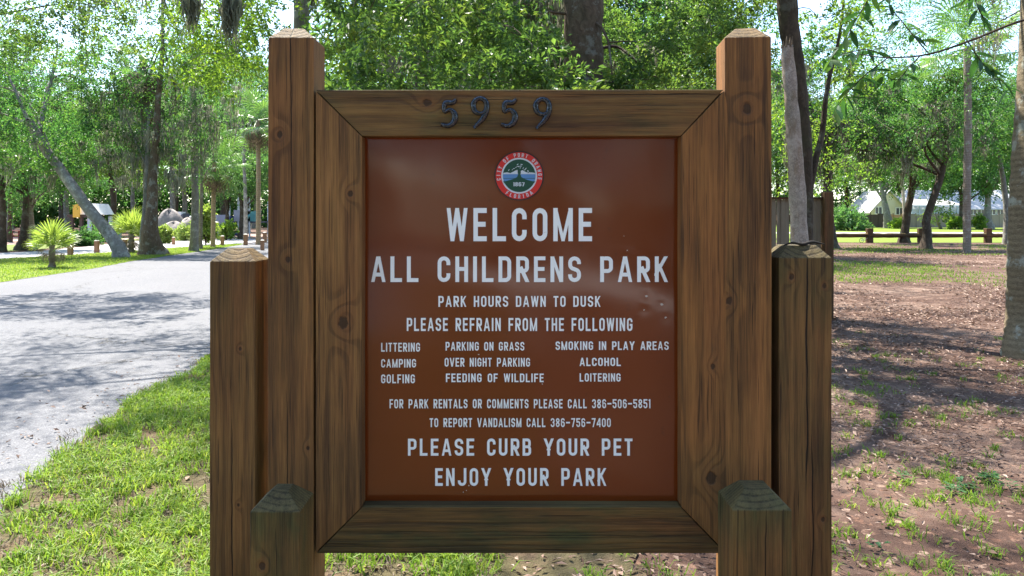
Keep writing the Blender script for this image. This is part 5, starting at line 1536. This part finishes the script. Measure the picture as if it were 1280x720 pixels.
# shelter
TS = thing("park_shelter", P(103,272,58)*[1,1,0], "open park shelter with a white gable and yellow trim left of the leaning tree", "shelter")
a = P(88,0,58)[0]; b = P(126,0,58)[0]; zb = 1.62
m_br = plain("dark shelter beam", (.06,.045,.04), .7)
for p_ in (90,102,112,124):
    c_ = P(p_,0,58)[0]
    for yy_ in (58, 61): mb = MB(); mb.box((c_,yy_,.85), (.22,.22,1.7)); mb.build("post", m_screen if p_ > 105 else m_br, TS)
mb = MB(); mb.box(((a+b)/2,57.9,1.72), (b-a+.3,.2,.22)); mb.build("beam", m_br, TS)
gx0 = P(97,0,58)[0]; gx1 = P(113,0,58)[0]; gm = (gx0+gx1)/2
mb = MB(); mb.add([[gx0,57.8,1.84],[gx1,57.8,1.84],[gm,57.8,2.7],[gx0,61.5,1.84],[gx1,61.5,1.84],[gm,61.5,2.7]], [(0,1,2),(5,4,3),(0,3,4,1),(1,4,5,2),(2,5,3,0)]); mb.build("gable", m_trim, TS)
mb = MB(); mb.box(P(95.5,263.5,57.6), (.5,.1,1.0)); mb.build("trim", plain("yellow trim", (.55,.36,.05), .5), TS)
mb = MB(); mb.box(((a+b)/2+.3,60.5,.55), (b-a-.8,.15,.75)); mb.build("low_wall", plain("pale low wall", (.55,.53,.52), .8), TS)
# picnic table
TT = thing("picnic_table", P(8,272,50)*[1,1,0], "dark red picnic table in the mulch at the left edge", "table")
c_ = P(8,272,50); m_pt = plain("dark red table", (.16,.045,.05), .6)
mb = MB(); mb.box((c_[0],50,.74), (1.8,.75,.06)); mb.build("table_top", m_pt, TT)
for s_ in (-1,1):
    mb = MB(); mb.box((c_[0],50+.75*s_,.44), (1.8,.28,.05)); mb.build("bench", m_pt, TT)
    mb = MB(); mb.box((c_[0]+.6*s_,50,.36), (.08,1.5,.08)); mb.box((c_[0]+.6*s_,50.35,.36), (.08,.08,.72)); mb.box((c_[0]+.6*s_,49.65,.36), (.08,.08,.72)); mb.build("leg_frame", m_pt, TT)
sheet("mulch_bed", [(-50,43),(-32,42),(-29,45),(-30,60),(-60,64)], 0.016, plain("pink mulch", (.34,.22,.18), .95, .1, .3, 6), .1, 1.0, 9)
sheet("playground_surface", [(-30,56.5),(-24,57.5),(-14,57.5),(-10,60),(-10,75),(-34,75)], 0.016, plain("playground mulch", (.30,.21,.17), .95, .1, .3, 6), .1, 1.0, 10)

# ================================================================== BACKGROUND TREES
protos = []
for i, (lm_, nm, cz, crx, crz) in enumerate([('leaf_far','broad',9.5,5.0,4.6), ('leaf_mid','dense',10.5,4.4,5.6), ('leaf_yellow','light',8.6,4.6,4.2), ('leaf_blue','dark',11,4.0,6.2)]):
    T = make_tree("background_tree", "x", (0,0,0), [(0,0,0),(.2,.1,3),(-.1,.2,6.5),(.2,0,11)], .26, (0,0,cz), (crx,crx,crz), 130, 180, .195, lm_, 'bark_dark' if i % 2 else 'bark_grey', 300+i,
                  group=None, clump_r=1.15, limbs=8, flare=.4, sides=7, moss=12 if i != 2 else 4, moss_len=1.6, moss_w=.03, moss_per=14, hollow=.2)
    protos.append(T)
rb = np.random.default_rng(500)
GRP = "trees filling the background"
spots = []
for Y_, x0_, x1_, st in ((66,-48,-12,6.0), (84,-64,-10,7.0), (110,-84,0,9.0)):
    xx = x0_
    while xx < x1_: spots.append((xx + rb.uniform(-1,1), Y_ + rb.uniform(-4,4), 1.0 + (Y_-60)*.008, 'L')); xx += st
for Y_, x0_, x1_, st in ((24,-2.2,0,4.6), (34,-3,8,5.0), (46,-4,12,5.4), (60,-6,16,6.5)):
    xx = x0_
    while xx < x1_: spots.append((xx + rb.uniform(-.8,.8), Y_ + rb.uniform(-2,2), rb.uniform(.95,1.25), 'M')); xx += st
for Y_, x0_, x1_, st in ((150,30,125,8.5), (170,10,140,9.5)):
    xx = x0_
    while xx < x1_: spots.append((xx + rb.uniform(-2,2), Y_ + rb.uniform(-4,4), 1.9 + rb.uniform(-.2,.3), 'R')); xx += st
for p_, Y_, s_ in ((1070,56,1.15),(1100,60,1.2),(1150,58,1.2),(1185,56,1.2),(1225,58,1.25),(1262,52,1.2),(1290,56,1.2),(1085,92,1.5),(1180,94,1.5),(1260,92,1.5)):
    pass
look = ["broad pale green", "dense dark-trunked", "light yellow-green", "tall narrow dark"]
lab = {'L': "tree in the green wall beyond the playground", 'M': "tree in the foliage seen over the top rail", 'R': "tree behind the far houses"}
grp = {'L': "trees beyond the playground", 'M': "trees showing over the top rail", 'R': "trees behind the far houses"}
used = set()
for i, (X_, Y_, s_, k_) in enumerate(spots):
    j = int(rb.integers(4)); pr = protos[j]
    if j not in used:
        pr.location = (X_, Y_, 0); pr.rotation_euler = (0,0,rb.uniform(0,6.28)); pr.scale = (s_,)*3; pr['label'] = look[j] + ' ' + lab[k_]; pr['group'] = grp[k_]; used.add(j)
    else:
        c = copy_thing(pr, (X_, Y_, 0), rb.uniform(0,6.28), s_, look[j] + ' ' + lab[k_], grp[k_])
# the near side of the sign: what its panel mirrors
for (X_, Y_, s_) in ((-12,-27,1.25),(-6,-30,1.35),(-1,-26,1.3),(5,-24,1.25),(10,-22,1.2),(15,-18,1.1),(-18,-31,1.3),(-24,-24,1.3),(0,-36,1.5),(-9,-38,1.5),(9,-34,1.5),(19,-28,1.4),(21,-6,1.1),(-20,-12,1.1),(11,-11,.95)):
    copy_thing(protos[(1, 3)[int(rb.integers(2))]], (X_, Y_, 0), rb.uniform(0,6.28), s_, "leafy park tree on the viewer's side of the sign, outside the photo", "trees on the viewer's side of the sign")
sheet("added_pale_lot", [(-2.0,-9.5),(4.5,-8.5),(4.0,-19.5),(-2.0,-21)], 0.006, m_park, .05, .6, 15)  # unseen pale surface added to give the panel its bright mirrored band
# far woods that read as one mass
rw = np.random.default_rng(900); C = []; 
for k in range(1600):
    X_ = rw.uniform(-150, 10); C.append([X_, 128 + rw.uniform(-4, 4) + X_*.05, rw.uniform(.3, 9)])
for k in range(1600):
    X_ = rw.uniform(0, 190); C.append([X_, 188 + rw.uniform(-4, 4), rw.uniform(.3, 15)])
mb = MB(); clump_leaves(mb, rw, np.array(C), rw.uniform(2.0, 3.4, len(C)), 56, .8, .1, 0, .8, 8)
tag(mb.build("far_woods", M['leaf_far']), kind="stuff")

C = np.stack([rw.uniform(-50, 50, 800), rw.uniform(-44, -37, 800), rw.uniform(.3, 12, 800)], 1)  # unseen thicket added behind the camera to darken the panel's reflection
mb = MB(); clump_leaves(mb, rw, C, rw.uniform(1.2, 2.2, 800), 72, .5, .1, 0, .8, 8)
tag(mb.build("far_woods", M['leaf_blue']), kind="stuff")
